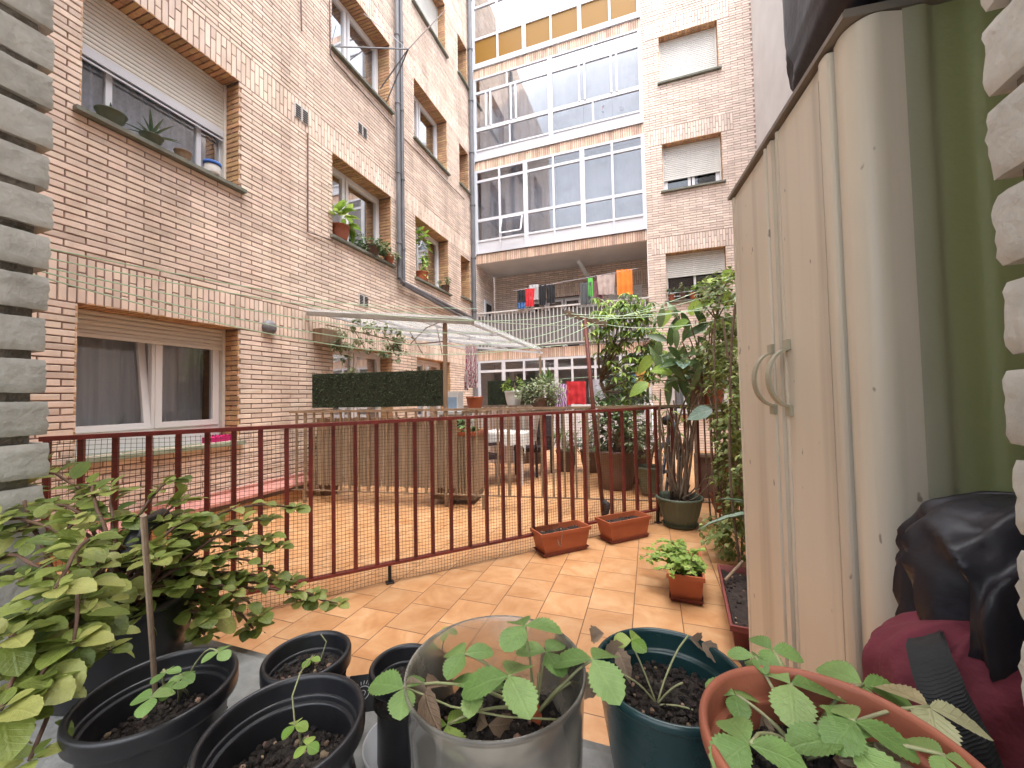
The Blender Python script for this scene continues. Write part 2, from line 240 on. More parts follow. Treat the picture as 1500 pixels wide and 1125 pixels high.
# ---------------------------------------------------------------- mesh builder
class MB:
    def __init__(s): s.v=[];s.f=[];s.m=[];s.uv={}
    def add(s,vs,fs,m=0,uv=None):
        b=len(s.v); s.v+= [tuple(x) for x in vs]
        for k,f in enumerate(fs):
            if uv: s.uv[len(s.f)]=[uv[i] for i in f]
            s.f.append([b+i for i in f]); s.m.append(m)
        return s
    def hexa(s,p,m=0): return s.add(p,[(0,3,2,1),(4,5,6,7),(0,1,5,4),(1,2,6,5),(2,3,7,6),(3,0,4,7)],m)
    def box(s,x0,x1,y0,y1,z0,z1,m=0): return s.hexa([(x0,y0,z0),(x1,y0,z0),(x1,y1,z0),(x0,y1,z0),(x0,y0,z1),(x1,y0,z1),(x1,y1,z1),(x0,y1,z1)],m)
    def pbox(s,P,u0,u1,z0,z1,n0,n1,m=0): return s.hexa([P(u0,z0,n0),P(u1,z0,n0),P(u1,z0,n1),P(u0,z0,n1),P(u0,z1,n0),P(u1,z1,n0),P(u1,z1,n1),P(u0,z1,n1)],m)
    def obox(s,c,ax,ay,az,m=0):
        c=V(c);ax=V(ax);ay=V(ay);az=V(az)
        return s.hexa([c-ax-ay-az,c+ax-ay-az,c+ax+ay-az,c-ax+ay-az,c-ax-ay+az,c+ax-ay+az,c+ax+ay+az,c-ax+ay+az],m)
    def bar(s,a,b,w,h=None,m=0):
        a=V(a);b=V(b); d=(b-a); L=d.length; d=d/L; up=V((0,0,1)) if abs(d.z)<.95 else V((0,1,0)); x=d.cross(up).normalized(); y=x.cross(d)
        return s.obox((a+b)/2,d*L/2,x*w/2,y*(h or w)/2,m)
    def tube(s,pts,r,seg=6,m=0,cap=True):
        pts=[V(p) for p in pts]; n=len(pts); rs=r if isinstance(r,(list,tuple)) else [r]*n
        vs=[];x=None
        for i,p in enumerate(pts):
            d=(pts[min(i+1,n-1)]-pts[max(i-1,0)]).normalized()
            if x is None: x=d.orthogonal().normalized()
            x=(x-d*x.dot(d)); x=x.normalized() if x.length>1e-6 else d.orthogonal().normalized()
            y=d.cross(x)
            for k in range(seg): a=2*PI*k/seg; vs.append(p+(x*math.cos(a)+y*math.sin(a))*rs[i])
        fs=[(i*seg+k,i*seg+(k+1)%seg,(i+1)*seg+(k+1)%seg,(i+1)*seg+k) for i in range(n-1) for k in range(seg)]
        if cap: fs+= [tuple(range(seg-1,-1,-1)),tuple((n-1)*seg+k for k in range(seg))]
        return s.add(vs,fs,m)
    def lathe(s,c,prof,seg=48,m=0,sx=1,sy=1,flute=0,nf=0,rot=0):
        c=V(c);vs=[]
        for r,z in prof:
            for k in range(seg):
                a=2*PI*k/seg+rot; rr=r*(1+(flute*math.cos(a*nf) if nf else 0)); vs.append(c+V((rr*math.cos(a)*sx,rr*math.sin(a)*sy,z)))
        fs=[(i*seg+k,i*seg+(k+1)%seg,(i+1)*seg+(k+1)%seg,(i+1)*seg+k) for i in range(len(prof)-1) for k in range(seg)]
        return s.add(vs,fs,m)
    def sheet(s,nu,nv,fn,m=0):
        vs=[fn(i/nu,j/nv) for j in range(nv+1) for i in range(nu+1)]; w=nu+1
        return s.add(vs,[(j*w+i,j*w+i+1,(j+1)*w+i+1,(j+1)*w+i) for j in range(nv) for i in range(nu)],m)
    def blob(s,c,r,seg=5,m=0):
        c=V(c); vs=[c+V((0,0,r))]; 
        for j in (1,2):
            for k in range(seg): a=2*PI*(k+.5*j)/seg; q=PI*j/3; vs.append(c+V((math.sin(q)*math.cos(a),math.sin(q)*math.sin(a),math.cos(q)))*r*ru(.6,1.25))
        vs.append(c-V((0,0,r*.8))); n=seg
        fs=[(0,1+k,1+(k+1)%n) for k in range(n)]+[(1+k,1+n+k,1+(k+1)%n) for k in range(n)]+[(1+(k+1)%n,1+n+k,1+n+(k+1)%n) for k in range(n)]+[(2*n+1,1+n+(k+1)%n,1+n+k) for k in range(n)]
        return s.add(vs,fs,m)
    def build(s,name,mats,parent=None,smooth=False,base=None):
        if not isinstance(mats,(list,tuple)): mats=[mats]
        if parent is not None:
            o0=V((0,0,0)); q=parent
            while q: o0=o0+q.location; q=q.parent
        else:
            if base is None:
                xs=[p[0] for p in s.v]; ys=[p[1] for p in s.v]; zs=[p[2] for p in s.v]; base=((min(xs)+max(xs))/2,(min(ys)+max(ys))/2,min(zs))
            o0=V(base)
        me=bpy.data.meshes.new(name); me.from_pydata([tuple(V(p)-o0) for p in s.v],[],s.f)
        for mm in mats: me.materials.append(mm)
        me.polygons.foreach_set('material_index',s.m)
        if smooth: me.polygons.foreach_set('use_smooth',[True]*len(s.f))
        if s.uv:
            ul=me.uv_layers.new(name='UVMap')
            for fi,uvs in s.uv.items():
                p=me.polygons[fi]
                for k,li in enumerate(p.loop_indices): ul.data[li].uv=uvs[k]
        me.update()
        o=bpy.data.objects.new(name,me); col.objects.link(o)
        if parent is not None: o.parent=parent
        else: o.location=o0
        return o
def tag(o,label,cat,group=None):
    o['label']=label; o['category']=cat
    if group: o['group']=group
    return o
def root(name,loc,label,cat,group=None):
    o=bpy.data.objects.new(name,None); o.empty_display_size=.1; o.location=loc; col.objects.link(o); return tag(o,label,cat,group)
def structure(o): o['kind']='structure'; return o
# ---------------------------------------------------------------- brick laying
def subtract(a,b,cuts):
    segs=[(a,b)]
    for c,d in cuts:
        n=[]
        for x,y in segs:
            if d<=x or c>=y: n.append((x,y))
            else:
                if c>x: n.append((x,c))
                if d<y: n.append((d,y))
        segs=n
    return segs
def onebrick(mb,P,a,b,c,d,m=0,jit=.0016,bk=-.014,lift=0):
    j=lambda: ru(-jit,jit)
    n=ru(-.002,.002)+lift; ch=.0025
    fr=[(a+ch+j(),c+ch+j()),(b-ch+j(),c+ch+j()),(b-ch+j(),d-ch+j()),(a+ch+j(),d-ch+j())]
    vs=[P(u,z,n+ru(-.0008,.0008)) for u,z in fr]
    ou=[(a,c),(b,c),(b,d),(a,d)]
    vs+=[P(u+j(),z+j(),n-.003) for u,z in ou]+[P(u,z,bk) for u,z in ou]
    mb.add(vs,[(0,1,2,3),(4,5,1,0),(5,6,2,1),(6,7,3,2),(7,4,0,3),(8,9,5,4),(9,10,6,5),(10,11,7,6),(11,8,4,7)],m)
def soldier(mb,P,u0,u1,z0,z1,cuts=(),cu=.054,jo=.010,two=True,m=0):
    n=max(1,round((u1-u0)/cu)); w=(u1-u0)/n
    for i in range(n):
        a=u0+i*w; b=a+w-jo
        if any(c-.01<(a+b)/2<d+.01 for c,d in cuts): continue
        if two:
            h=.245; zz=[(z0,z0+h),(z0+h,z1)] if i%2 else [(z0,z1-h),(z1-h,z1)]
        else: zz=[(z0,z1)]
        for c,d in zz: onebrick(mb,P,a,b,c+jo*.4,d-jo*.6,m)
def courses(mb,P,u0,u1,z0,z1,cz=.0542,cu=.25,jo=.0115,openings=(),ph=0,m=0,lo=None):
    z=z0;k=ph
    while z<z1-.02:
        zz=min(z+cz,z1); zm=(z+zz)/2
        cuts=[(o[0],o[1]) for o in openings if o[2]<zm<o[3]]
        off=(k%2)*cu/2-(math.floor(ru(0,1.99))*0); u=u0-cu+off
        while u<u1:
            a=max(u,u0); b=min(u+cu-jo*.8,u1)
            if b-a>.03:
                for x,y in subtract(a,b,cuts):
                    if y-x>.025: onebrick(mb,P,x,y,z+jo*.5,zz-jo*.5,m)
            u+=cu
        z+=cz;k+=1
def backing(mb,P,u0,u1,z0,z1,openings,m=1,n0=-.10,n1=-.0085):
    us=sorted(set([u0,u1]+[x for o in openings for x in o[:2] if u0<x<u1])); zs=sorted(set([z0,z1]+[x for o in openings for x in o[2:4] if z0<x<z1]))
    for i in range(len(us)-1):
        for j in range(len(zs)-1):
            um=(us[i]+us[i+1])/2; zm=(zs[j]+zs[j+1])/2
            if any(o[0]<um<o[1] and o[2]<zm<o[3] for o in openings): continue
            a,b,c,d=us[i],us[i+1],zs[j],zs[j+1]
            mb.add([P(a,c,n1),P(b,c,n1),P(b,d,n1),P(a,d,n1)],[(0,1,2,3)],m)
            mb.add([P(a,c,n0),P(b,c,n0),P(b,d,n0),P(a,d,n0)],[(0,1,2,3)],m)
def reveals(mb,P,o,dep,m,mm):
    u0,u1,z0,z1=o
    Pr=lambda u,z,n: P(u1-n,z,-u); Pl=lambda u,z,n: P(u0+n,z,-u); Ps=lambda u,z,n: P(z,z1-n,-u)
    for Q in (Pr,Pl):
        courses(mb,Q,.0,dep,z0,z1,cu=.25,m=m,ph=1); mb.add([Q(.002,z0-.03,-.009),Q(dep+.05,z0-.03,-.009),Q(dep+.05,z1+.03,-.009),Q(.002,z1+.03,-.009)],[(0,1,2,3)],mm)
    courses(mb,Ps,0,dep,u0,u1,cz=.054,cu=dep*1.02,m=m); mb.add([Ps(.002,u0-.03,-.0095),Ps(dep+.05,u0-.03,-.0095),Ps(dep+.05,u1+.03,-.0095),Ps(.002,u1+.03,-.0095)],[(0,1,2,3)],mm)
# ---------------------------------------------------------------- windows
def slats(mb,P,u0,u1,z0,z1,n,h=.042,m=0):
    z=z1
    while z>z0+.004:
        zb=max(z-h,z0); q=(z-zb)
        prof=[(z,n-.006),(z-q*.15,n+.002),(z-q*.5,n+.005),(z-q*.85,n+.002),(z-q*.93,n-.007)]
        vs=[];
        for zz,nn in prof: vs+=[P(u0,zz,nn),P(u1,zz,nn)]
        mb.add(vs,[(2*i,2*i+1,2*i+3,2*i+2) for i in range(4)],m); z=zb
    mb.pbox(P,u0,u1,z0-.03,z0,n-.008,n+.010,m)
def curtain(P,u0,u1,z0,z1,n,parent,matl,waves=9):
    mb=MB(); ph=ru(0,6)
    def fn(a,b):
        w=math.sin(a*waves*6.28+ph)*.022+math.sin(a*waves*2.3*6.28+b*2)*.01
        return P(u0+(u1-u0)*a,z0+(z1-z0)*b,n+w*(1.1-b*.3))
    mb.sheet(int(waves*10),6,fn); return mb.build('curtain',matl,parent,smooth=True)
def window(b,P,o,dep=.25,zs=None,splits=(.5,),shut='shutter',sash=True,curt=None,glass='glassd',sill='sillstone',name='window',frame='pvc',sd=.06,tilt=False,apron=0,roomd=.9):
    u0,u1,z0,z1=o; fz1=z1; fw=.045; n=-dep; zf=z0+apron
    fr=MB()
    fr.pbox(P,u0,u0+fw,zf,z1,n-.06,n).pbox(P,u1-fw,u1,zf,z1,n-.06,n).pbox(P,u0+fw,u1-fw,z1-fw,z1,n-.06,n).pbox(P,u0+fw,u1-fw,zf,zf+fw,n-.06,n)
    top=zs if zs else z1-fw
    if apron: fr.pbox(P,u0,u1,z0,zf,n-.05,n-.004)
    xs=[u0+fw]+[u0+(u1-u0)*s for s in splits]+[u1-fw]
    gl=MB(); sw=.055
    for i in range(len(xs)-1):
        a,c=xs[i],xs[i+1]
        if i>0: a+=.012
        if i<len(xs)-2: c-=.012
        if tilt and i==0:
            Pt=lambda u,z,nn: P(u,z,nn-(z-zf)*.14)
        else: Pt=P
        zt=z1-fw if zs is None else z1-fw
        if sash:
            fr.pbox(Pt,a,a+sw,zf+fw,zt,n-.045,n+.012).pbox(Pt,c-sw,c,zf+fw,zt,n-.045,n+.012).pbox(Pt,a+sw,c-sw,zf+fw,zf+fw+sw,n-.045,n+.012).pbox(Pt,a+sw,c-sw,zt-sw,zt,n-.045,n+.012)
            gl.pbox(Pt,a+sw,c-sw,zf+fw+sw,zt-sw,n-.025,n-.02)
        else: gl.pbox(Pt,a,c,zf+fw,zt,n-.025,n-.02)
    if len(xs)>2 and not sash:
        for q in xs[1:-1]: fr.pbox(P,q-.022,q+.022,zf+fw,z1-fw,n-.05,n+.004)
    if tilt:
        q=xs[1]; fr.pbox(P,q-.014,q+.03,zf+fw,z1-fw,n-.05,n+.004)
    w=fr.build(name,M[frame],b)
    gl.build('glass',M[glass],w)
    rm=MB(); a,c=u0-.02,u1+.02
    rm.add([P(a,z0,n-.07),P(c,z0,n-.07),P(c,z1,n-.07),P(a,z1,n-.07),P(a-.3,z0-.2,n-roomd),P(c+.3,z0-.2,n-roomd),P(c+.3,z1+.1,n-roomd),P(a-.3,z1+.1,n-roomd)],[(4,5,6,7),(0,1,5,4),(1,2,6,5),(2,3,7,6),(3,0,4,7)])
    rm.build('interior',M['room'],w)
    if curt: curtain(P,u0+.03,u1-.03,z0+.03,z1-.03,n-(.26 if tilt else .10),w,curt,waves=int(6*(u1-u0)+3))
    if zs is not None:
        s=MB(); slats(s,P,u0+.02,u1-.02,zs,z1,n+.035); s.pbox(P,u0+.001,u0+.03,zf,z1,n+.001,n+.055).pbox(P,u1-.03,u1-.001,zf,z1,n+.001,n+.055)
        s.build('shutter',M[shut],w)
    if sill:
        s=MB(); s.pbox(P,u0-.05,u1+.05,z0-.035,z0,-.02,sd); s.pbox(P,u0+.002,u1-.002,z0-.034,z0-.001,n-.05,-.019); s.build('sill',M[sill],w)
    return w
PL=lambda u,z,n: V((-D+n,u,z)); PB=lambda u,z,n: V((u,K-n,z))
# ================================================================ GROUND
g=MB(); g.box(-4.3,2.4,-.4,K+1.4,-.06,0); structure(g.build('terrace_floor',M['floor'],base=(0,0,0)))
g=MB(); g.box(-60,60,-60,60,-.3,-.07); structure(g.build('ground',M['plaster'],base=(0,0,0)))
# ================================================================ LEFT BUILDING
S=2.75; SB=2.42; TOP=12.2
lb=root('brick_building',(-D,5,0),'long pinkish brick apartment wall on the left with pipes and potted sills','building')
ops=[]
for k in range(4):
    zs_,zt=.79+S*k,2.0+S*k
    ops.append((1.755,3.02,zs_,zt)); 
    ops.append((4.37,5.72,zs_ if k else .05,zt)); ops.append((6.48,7.80,zs_ if k else .05,zt))
    if k: ops.append((8.42,8.92,zs_+.1,zt-.1))
wb=MB()
zb=2.0
courses(wb,PL,.3,K,2.0-37*.0542,2.0,openings=ops)
for k in range(4):
    z0=2.0+S*k; soldier(wb,PL,.3,K,z0,z0+.365); courses(wb,PL,.3,K,z0+.365,z0+S,openings=ops,ph=k)
backing(wb,PL,.3,K,0,2.0+S*4,ops,m=1)
for o in ops: reveals(wb,PL,o,.25,2,1)
wb.build('wall',[M['brick'],M['mortar'],M['ochre']],lb)
cm=M['curtain']; lace=mat('bluish_lace_curtain',(.66,.67,.74),(.46,.47,.54),rough=.9,scale=22,detail=8)
window(lb,PL,ops[0],zs=1.80,curt=cm,sill='greensill',tilt=True,shut='shutter',splits=(.5,),apron=.14)
w=window(lb,PL,ops[3],zs=.79+S+.68,splits=(.22,.80),sash=False,curt=lace,glass='glassd',frame='alu')
fold=MB(); fold.pbox(PL,1.78,2.99,.79+S+.60,.79+S+.68,-.22,-.20).pbox(PL,1.78,2.99,.79+S+.56,.79+S+.575,-.22,-.205); fold.build('shutter_edge',M['alu'],w)
for i in (6+1,): pass
idx={}
for o in ops: idx[(round(o[0],2),round((o[2]-.05)/S) if o[2]>.06 else 0)]=o
def W(u,k): 
    return [o for o in ops if abs(o[0]-u)<.01 and (k*S-.1)<o[2]<(k*S+1)][0]
window(lb,PL,W(4.37,0),curt=cm,sill=None); window(lb,PL,W(6.48,0),curt=cm,sill=None)
window(lb,PL,W(4.37,1),splits=(.38,)); window(lb,PL,W(6.48,1),splits=(.3,),curt=None)
window(lb,PL,W(4.37,2),splits=(.42,),curt=cloth('pale_blue_blind',(.42,.50,.55))); window(lb,PL,W(6.48,2),splits=(.4,))
window(lb,PL,W(6.48,3),zs=.79+S*3+.05,shut='shutterw'); window(lb,PL,W(1.755,2)); window(lb,PL,W(1.755,3)); window(lb,PL,W(4.37,3))
for k in (1,2,3): window(lb,PL,[o for o in ops if o[0]==8.42][k-1],splits=())
def pipe(bld,pts,r,matl,name='downpipe',clips=0):
    m=MB(); m.tube(pts,r,seg=10)
    if clips:
        a,b=V(pts[0]),V(pts[-1])
        for i in range(clips): p=a.lerp(b,(i+.5)/clips); m.tube([p-V((0,0,.02)),p+V((0,0,.02))],r*1.25,seg=10)
    return m.build(name,M[matl],bld,smooth=False)
px_=-D+.075
pipe(lb,[(px_,5.84,3.34),(px_,5.84,12.2)],.040,'pipe',clips=7)
pipe(lb,[(px_,5.96,3.26),(px_,5.96,12.2)],.034,'pipe',clips=7)
pipe(lb,[(px_,5.84,3.34),(px_,5.90,3.29),(px_,9.0,3.17)],.040,'pipe',clips=0)
pipe(lb,[(px_,5.96,3.26),(px_,9.0,3.06)],.034,'pipe',clips=0)
pipe(lb,[(px_,8.98,0),(px_,8.98,12.2)],.055,'pipe',clips=9)
cpx=-D+.02
def cable(p): m=MB(); m.tube([onx(x,y,cpx) for x,y in p],.010,seg=5); m.build('conduit',M['cable'],lb)
cable([(451,195),(451,340),(487,352)]); cable([(441,0),(442,45)]); cable([(483,0),(484,80),(490,90),(578,187)]); cable([(588,199),(680,292)])
for x,y,s in ((441,167,.13),(530,191,.12),(532,440,.11)):
    p=onx(x,y); m=MB()
    for dy in (-1,1): 
        m.pbox(PL,p.y+dy*.055-.048,p.y+dy*.055+.048,p.z-s*.75,p.z+s*.75,0,.014)
        for q in range(6): m.pbox(PL,p.y+dy*.055-.038,p.y+dy*.055+.038,p.z-s*.65+q*s*.22,p.z-s*.65+q*s*.22+.012,.0145,.02,1)
    m.build('vent_grille',[M['plaster'],M['dark']],lb)
m=MB(); m.pbox(PL,1.755-.9,4.0,.0,.13,0,.07); m.build('skirting',M['floor'],lb)
m=MB(); m.pbox(PL,.4,4.02,.13,.215,0,.10,1).pbox(PL,.4,4.02,.215,.30,0,.045,0); 
m.add([PL(.4,.30,0.002),PL(4.02,.30,0.002),PL(4.02,.21,.13),PL(.4,.21,.13),PL(.4,.18,.13),PL(4.02,.18,.13)],[(0,1,2,3),(3,2,5,4)]); m.build('ledge',[M['pink'],M['cable']],lb)
p=onx(392,480); m=MB(); m.lathe((0,0,0),[(0,.0),(.075,.0),(.085,.02),(.08,.05),(.05,.075),(0,.08)],seg=20)
m.v=[tuple(PL(p.y+a[0],p.z+a[1],a[2])) for a in m.v]; m.build('wall_lamp',M['pipe'],lb,smooth=True)
# box beam near canopy
m=MB(); q=onx(470,493); m.pbox(PL,4.02,4.36,1.98,2.16,.0,.16); m.build('shutter_box',M['wood'],lb)
# ================================================================ REAR BUILDING
rb=root('rear_building',(-1,K,0),'rear brick apartment block with glazed white galleries, balcony and shuttered windows','building')
XR=2.2; XL=-D+.09
rop=[(.41,1.57,.79+0.0,1.83)]
for k in range(4): rop.append((.41,1.57,3.20+SB*k,4.25+SB*k))
bandr=[(.13,1.80,o[3],o[3]+.365) for o in rop]
wb=MB(); courses(wb,PB,.05,XR,0,12.2,cz=.0537,openings=rop+bandr,m=0)
for a in bandr: soldier(wb,PB,a[0],a[1],a[2],a[3])
backing(wb,PB,.05,XR,0,12.2,rop,m=1)
for o in rop: reveals(wb,PB,o,.20,2,1)
wb.build('wall',[M['brickR'],M['mortarR'],M['ochre']],rb)
def wlabel(w): return w
window(rb,PB,rop[0],dep=.2,curt=cm,sill='sillstone',splits=(.3,.65))
window(rb,PB,rop[1],dep=.2,zs=3.78,shut='shutterw',sash=False,splits=(.5,))
window(rb,PB,rop[2],dep=.2,zs=3.20+SB+.33,shut='shutterw')
window(rb,PB,rop[3],dep=.2,zs=3.20+SB*2+.07,shut='shutterw')
window(rb,PB,rop[4],dep=.2,zs=3.20+SB*3+.5,shut='shutterw')
# slab edges
for i,(a,b) in enumerate(((2.13,2.37),(4.60,4.84),(7.0,7.24),(9.41,9.66),(11.83,12.07))):
    m=MB(); soldier(m,PB,XL,.045,a,b,cu=.05,two=False); m.pbox(PB,XL,.045,a,b,-.25,-.009,1)
    m.build('slab_edge',[M['soldier'],M['mortar']],rb)
    if i!=0:
        m=MB(); m.box(XL,.045,K+.26,K+1.3,a+.002,b); m.build('floor_slab',M['ceil'],rb)
        m=MB(); m.box(XL,.045,K+.01,K+.255,a-.004,a-.0005); m.build('soffit',M['ceil'],rb)
m=MB(); m.box(XL,.045,K+.26,K+1.3,2.132,2.37); m.build('floor_slab',M['ceil'],rb)
# gallery rooms (shared cavity walls)
def gallery(z0,z1,ups,hors,panel_z,nm='glazed_gallery',extra=None,glass='glassg',low=None,low_z=None,room='gallroom'):
    fr=MB()
    for x,w in ups: fr.pbox(PB,x-w/2,x+w/2,z0,z1,-.03,.035)
    xs=[u[0] for u in ups]
    for z,w in hors: fr.pbox(PB,xs[0],xs[-1],z-w/2,z+w/2,-.025,.030)
    if extra: extra(fr)
    o=fr.build(nm,M['alu'],rb)
    g=MB(); g.pbox(PB,xs[0],xs[-1],(low_z if low else panel_z) or z0,z1,.000,.005); g.build('glass',M[glass],o)
    if low: g=MB(); g.pbox(PB,xs[0],xs[-1],panel_z,low_z,.001,.006); g.build('lower_glass',M[low],o)
    if panel_z: g=MB(); g.pbox(PB,xs[0],xs[-1],z0,panel_z,-.01,.012); g.build('panel',M['alu'],o)
    r=MB(); y0,y1=K+.05,K+1.15
    a,b=XL+.01,.03
    if z0>1: y1=K+.55
    if low: room='galldim'
    r.add([(a,y0,z0),(b,y0,z0),(b,y0,z1),(a,y0,z1),(a,y1,z0),(b,y1,z0),(b,y1,z1),(a,y1,z1)],[(4,5,6,7),(0,1,5,4),(1,2,6,5),(3,2,6,7),(0,3,7,4)])
    r.box(-3.5,-2.9,y1-.03,y1-.01,z0+.1,z0+1.9,1).box(-1.5,-.9,y1-.03,y1-.01,z0+.8,z0+1.9,1)
    r.build('interior',[M[room],M['galldim']],o)
    if z0>1 and not low:
        b_=MB(); xs2=[-4.0+i*.675 for i in range(7)]
        for i in range(6): b_.sheet(12,3,lambda a,c,i=i: PB(xs2[i]+.67*a,(low_z or panel_z)+(z1-(low_z or panel_z)-.02)*c,-.20+.02*math.sin(a*19+i)))
        b_.build('fill_sheet',M['fill_sheet'],o,smooth=True)  # pale sheets added behind the upper gallery glass to brighten it
    return o
ux=[(-4.04,.07),(-3.40,.05),(-2.72,.11),(-2.02,.05),(-1.33,.11),(-.65,.05),(.01,.07)]
def ex1(fr):
    # top-hung open sash in second column
    x0,x1,z0,z1=-3.35,-2.79,5.20,5.66
    Q=lambda u,z,n: PB(u,z,.05+(z1-z)*.35+n)
    for a,b,c,d in ((x0,x1,z1-.03,z1),(x0,x1,z0,z0+.03),(x0,x0+.03,z0,z1),(x1-.03,x1,z0,z1)): fr.pbox(Q,a,b,c,d,0,.025)
gallery(4.845,6.995,ux,[(4.87,.05),(5.17,.05),(5.70,.07),(6.71,.06),(6.965,.05)],5.16,extra=ex1)
def ex2(fr):
    for x in (-3.72,-3.6,-3.05,-2.92,-1.35,-1.22,-.62,-.50): fr.pbox(PB,x-.02,x+.02,8.10,8.98,.01,.05)
gallery(7.245,9.405,[(-4.04,.07),(-2.05,.11),(.01,.07)],[(7.27,.04),(7.52,.04),(8.06,.09),(9.02,.06),(9.385,.04)],7.50,
   extra=lambda fr:(ex2(fr),[fr.pbox(PB,x-.02,x+.02,z0,z1,-.02,.02) for x,z0,z1 in ((-3.15,9.05,9.38),(-1.0,9.05,9.38),(-3.1,7.54,8.02),(-1.05,7.54,8.02))]))
gallery(9.665,11.825,[(-4.04,.06),(-3.38,.05),(-2.68,.10),(-2.0,.05),(-1.31,.09),(-.62,.05),(.01,.07)],[(9.74,.13),(10.45,.06),(11.3,.05),(11.8,.05)],9.80,low='yellowglass',low_z=10.44)
gallery(.0,2.125,[(-4.04,.08),(-3.38,.09),(-2.85,.05),(-2.35,.05),(-2.06,.09),(-1.68,.05),(-1.15,.05),(-.60,.06),(-.1,.05),(.01,.05)],[(.10,.2),(.98,.06),(1.86,.06),(2.10,.05)],.8,room='gallroom')
# loggia
m=MB(); PBk=lambda u,z,n: V((u,K+1.22-n,z)); lops=[(-3.05,-1.62,2.42,3.86),(-.92,-.10,2.42,3.98)]
courses(m,PBk,XL+.0,.045,2.37,4.6,openings=lops+[(-3.3,-1.4,3.86,4.2),(-1.1,.04,3.98,4.32)],cz=.0537); soldier(m,PBk,-3.3,-1.4,3.86,4.2); soldier(m,PBk,-1.1,.04,3.98,4.32)
backing(m,PBk,XL,.045,2.37,4.6,lops,m=1)
PLs=lambda u,z,n: V((XL+.012+n,u,z)); courses(m,PLs,K+.0,K+1.2,2.37,4.6,openings=[(K+.45,K+.95,2.4,3.8)]); m.add([PLs(K,2.37,-.008),PLs(K+1.2,2.37,-.008),PLs(K+1.2,4.6,-.008),PLs(K,4.6,-.008)],[(0,1,2,3)],1)
m.box(.035,.047,K+.02,K+1.22,2.37,4.6,0)
o=m.build('balcony_wall',[M['brickR'],M['mortar']],rb)
window(rb,PBk,lops[0],dep=.1,sill=None,splits=(.33,.66)); window(rb,PBk,lops[1],dep=.06,zs=2.46,shut='shutterw',sill=None)
m=MB(); m.box(XL+.014,XL+.05,K+.45,K+.95,2.4,3.8); m.box(XL+.0505,XL+.055,K+.52,K+.88,2.5,3.72,1); m.build('side_door',[M['alu'],M['dark']],rb)
# balcony railing
rl=MB(); rl.pbox(PB,XL,.05,3.30,3.335,.02,.07).pbox(PB,XL,.05,2.44,2.465,.03,.055); R0=rl.build('balcony_railing',M['plaster'],rb)
m=MB(); m.pbox(PB,XL+.02,.03,2.40,3.25,-.02,-.015); m.build('mesh_screen',M['pipe2'],R0)
nb=44
for i in range(nb):
    x=XL+.05+(4.0*(i/(nb-1))); b_=MB(); b_.pbox(PB,x-.011,x+.011,2.466,3.299,.032,.054); b_.build('bar',M['plaster'],R0)
# boiler
m=MB(); m.box(-1.62,-1.17,K+.90,K+1.19,2.95,3.78); bo=root('boiler',(-1.4,K+1.1,2.95),'white wall boiler with a flue pipe on the balcony behind the clothes','boiler')
m.build('casing',M['boil'],bo); m=MB(); m.box(-1.56,-1.23,K+.885,K+.899,3.02,3.10); m.build('control_panel',M['pipe'],bo)
m=MB(); m.tube([(-1.30,K+1.0,3.78),(-1.32,K+1.0,4.05),(-1.5,K+.35,4.40),(-1.52,K+.28,4.42)],.05,seg=12); m.build('flue',M['boil'],bo,smooth=True)
# ================================================================ SIDE + OWN BUILDING
sw=root('side_wall',(XR+.1,5,0),'plain pale grey plastered wall rising on the right beyond the cabinet','wall')
m=MB(); m.box(XR,XR+.2,.4,K+.05,0,10.2); m.build('plaster_face',M['plaster'],sw); m=MB(); m.box(XR-.015,XR+.22,.4,K+.05,10.2,10.26); m.build('coping',M['sillstone'],sw)
ob=root('home_building',(0,.2,0),'rough whitewashed brick window opening around the nearest sill','building')
def jamb(name,face,sgn,y1,x1,cz,hb,seed):
    random.seed(seed); m=MB(); z=-.02+ (0.013 if sgn>0 else .03)
    while z<3.6:
        zz=z+hb; dx=ru(-.002,.002); dy=ru(-.003,.003); n=16
        # reveal-side brick: subdivided rough block
        for (ya,yb) in ((.10,y1+dy),):
            vs=[];
            for j in range(9):
                for i in range(n):
                    yy=ya+(yb-ya)*(i/(n-1))**.6; q=j/8; zz_=z+hb*q; ed=(abs(q-.5)*2)**14*.0022
                    vs.append((face+dx+sgn*(ed+noise.noise(V((yy*30,z*40+q*2,seed)))*.0016+noise.noise(V((yy*140,z*90+q*14,seed)))*.0005+(.0012 if i==n-1 else 0)),yy+noise.noise(V((q*9,z*50,seed+3)))*.004*(i==n-1),zz_+noise.noise(V((yy*70,z*33,round(q)*5.)))*.0010*(abs(q-.5)>.3)))
            m.add(vs,[(j*n+i,j*n+i+1,(j+1)*n+i+1,(j+1)*n+i) for j in range(8) for i in range(n-1)])
            # top and bottom lips and front end
            for j,zc in ((0,z),(8,zz)):
                a=[vs[j*n+i] for i in range(n)]; b=[(face+sgn*.05,p[1],p[2]) for p in a]; m.add(a+b,[(i,i+1,n+i+1,n+i) for i in range(n-1)])
            a=[vs[j*n+n-1] for j in range(9)]; b=[(face+sgn*.12,p[1],p[2]) for p in a]; m.add(a+b,[(j,j+1,9+j+1,9+j) for j in range(8)])
        z+=cz
    # outer face bricks
    Pn=(lambda u,zz,n: V((u,y1+n,zz)))
    a,b=(face+.125,x1) if sgn>0 else (x1,face-.125)
    courses(m,Pn,a,b,0,3.6,cz=.062,cu=.25)
    if sgn>0: m.box(face+.008,x1,.10,y1-.014,0,4.2,1)
    else: m.box(x1,face-.008,.10,y1-.014,0,4.2,1)
    return m.build(name,[M['jamb'],M['jmort']],ob,smooth=True)
jamb('jamb',-.83,-1,.318,-4.18,.0605,.048,11)
JR=.232
jamb('jamb',JR,1,.372,XR,.0615,.050,23)
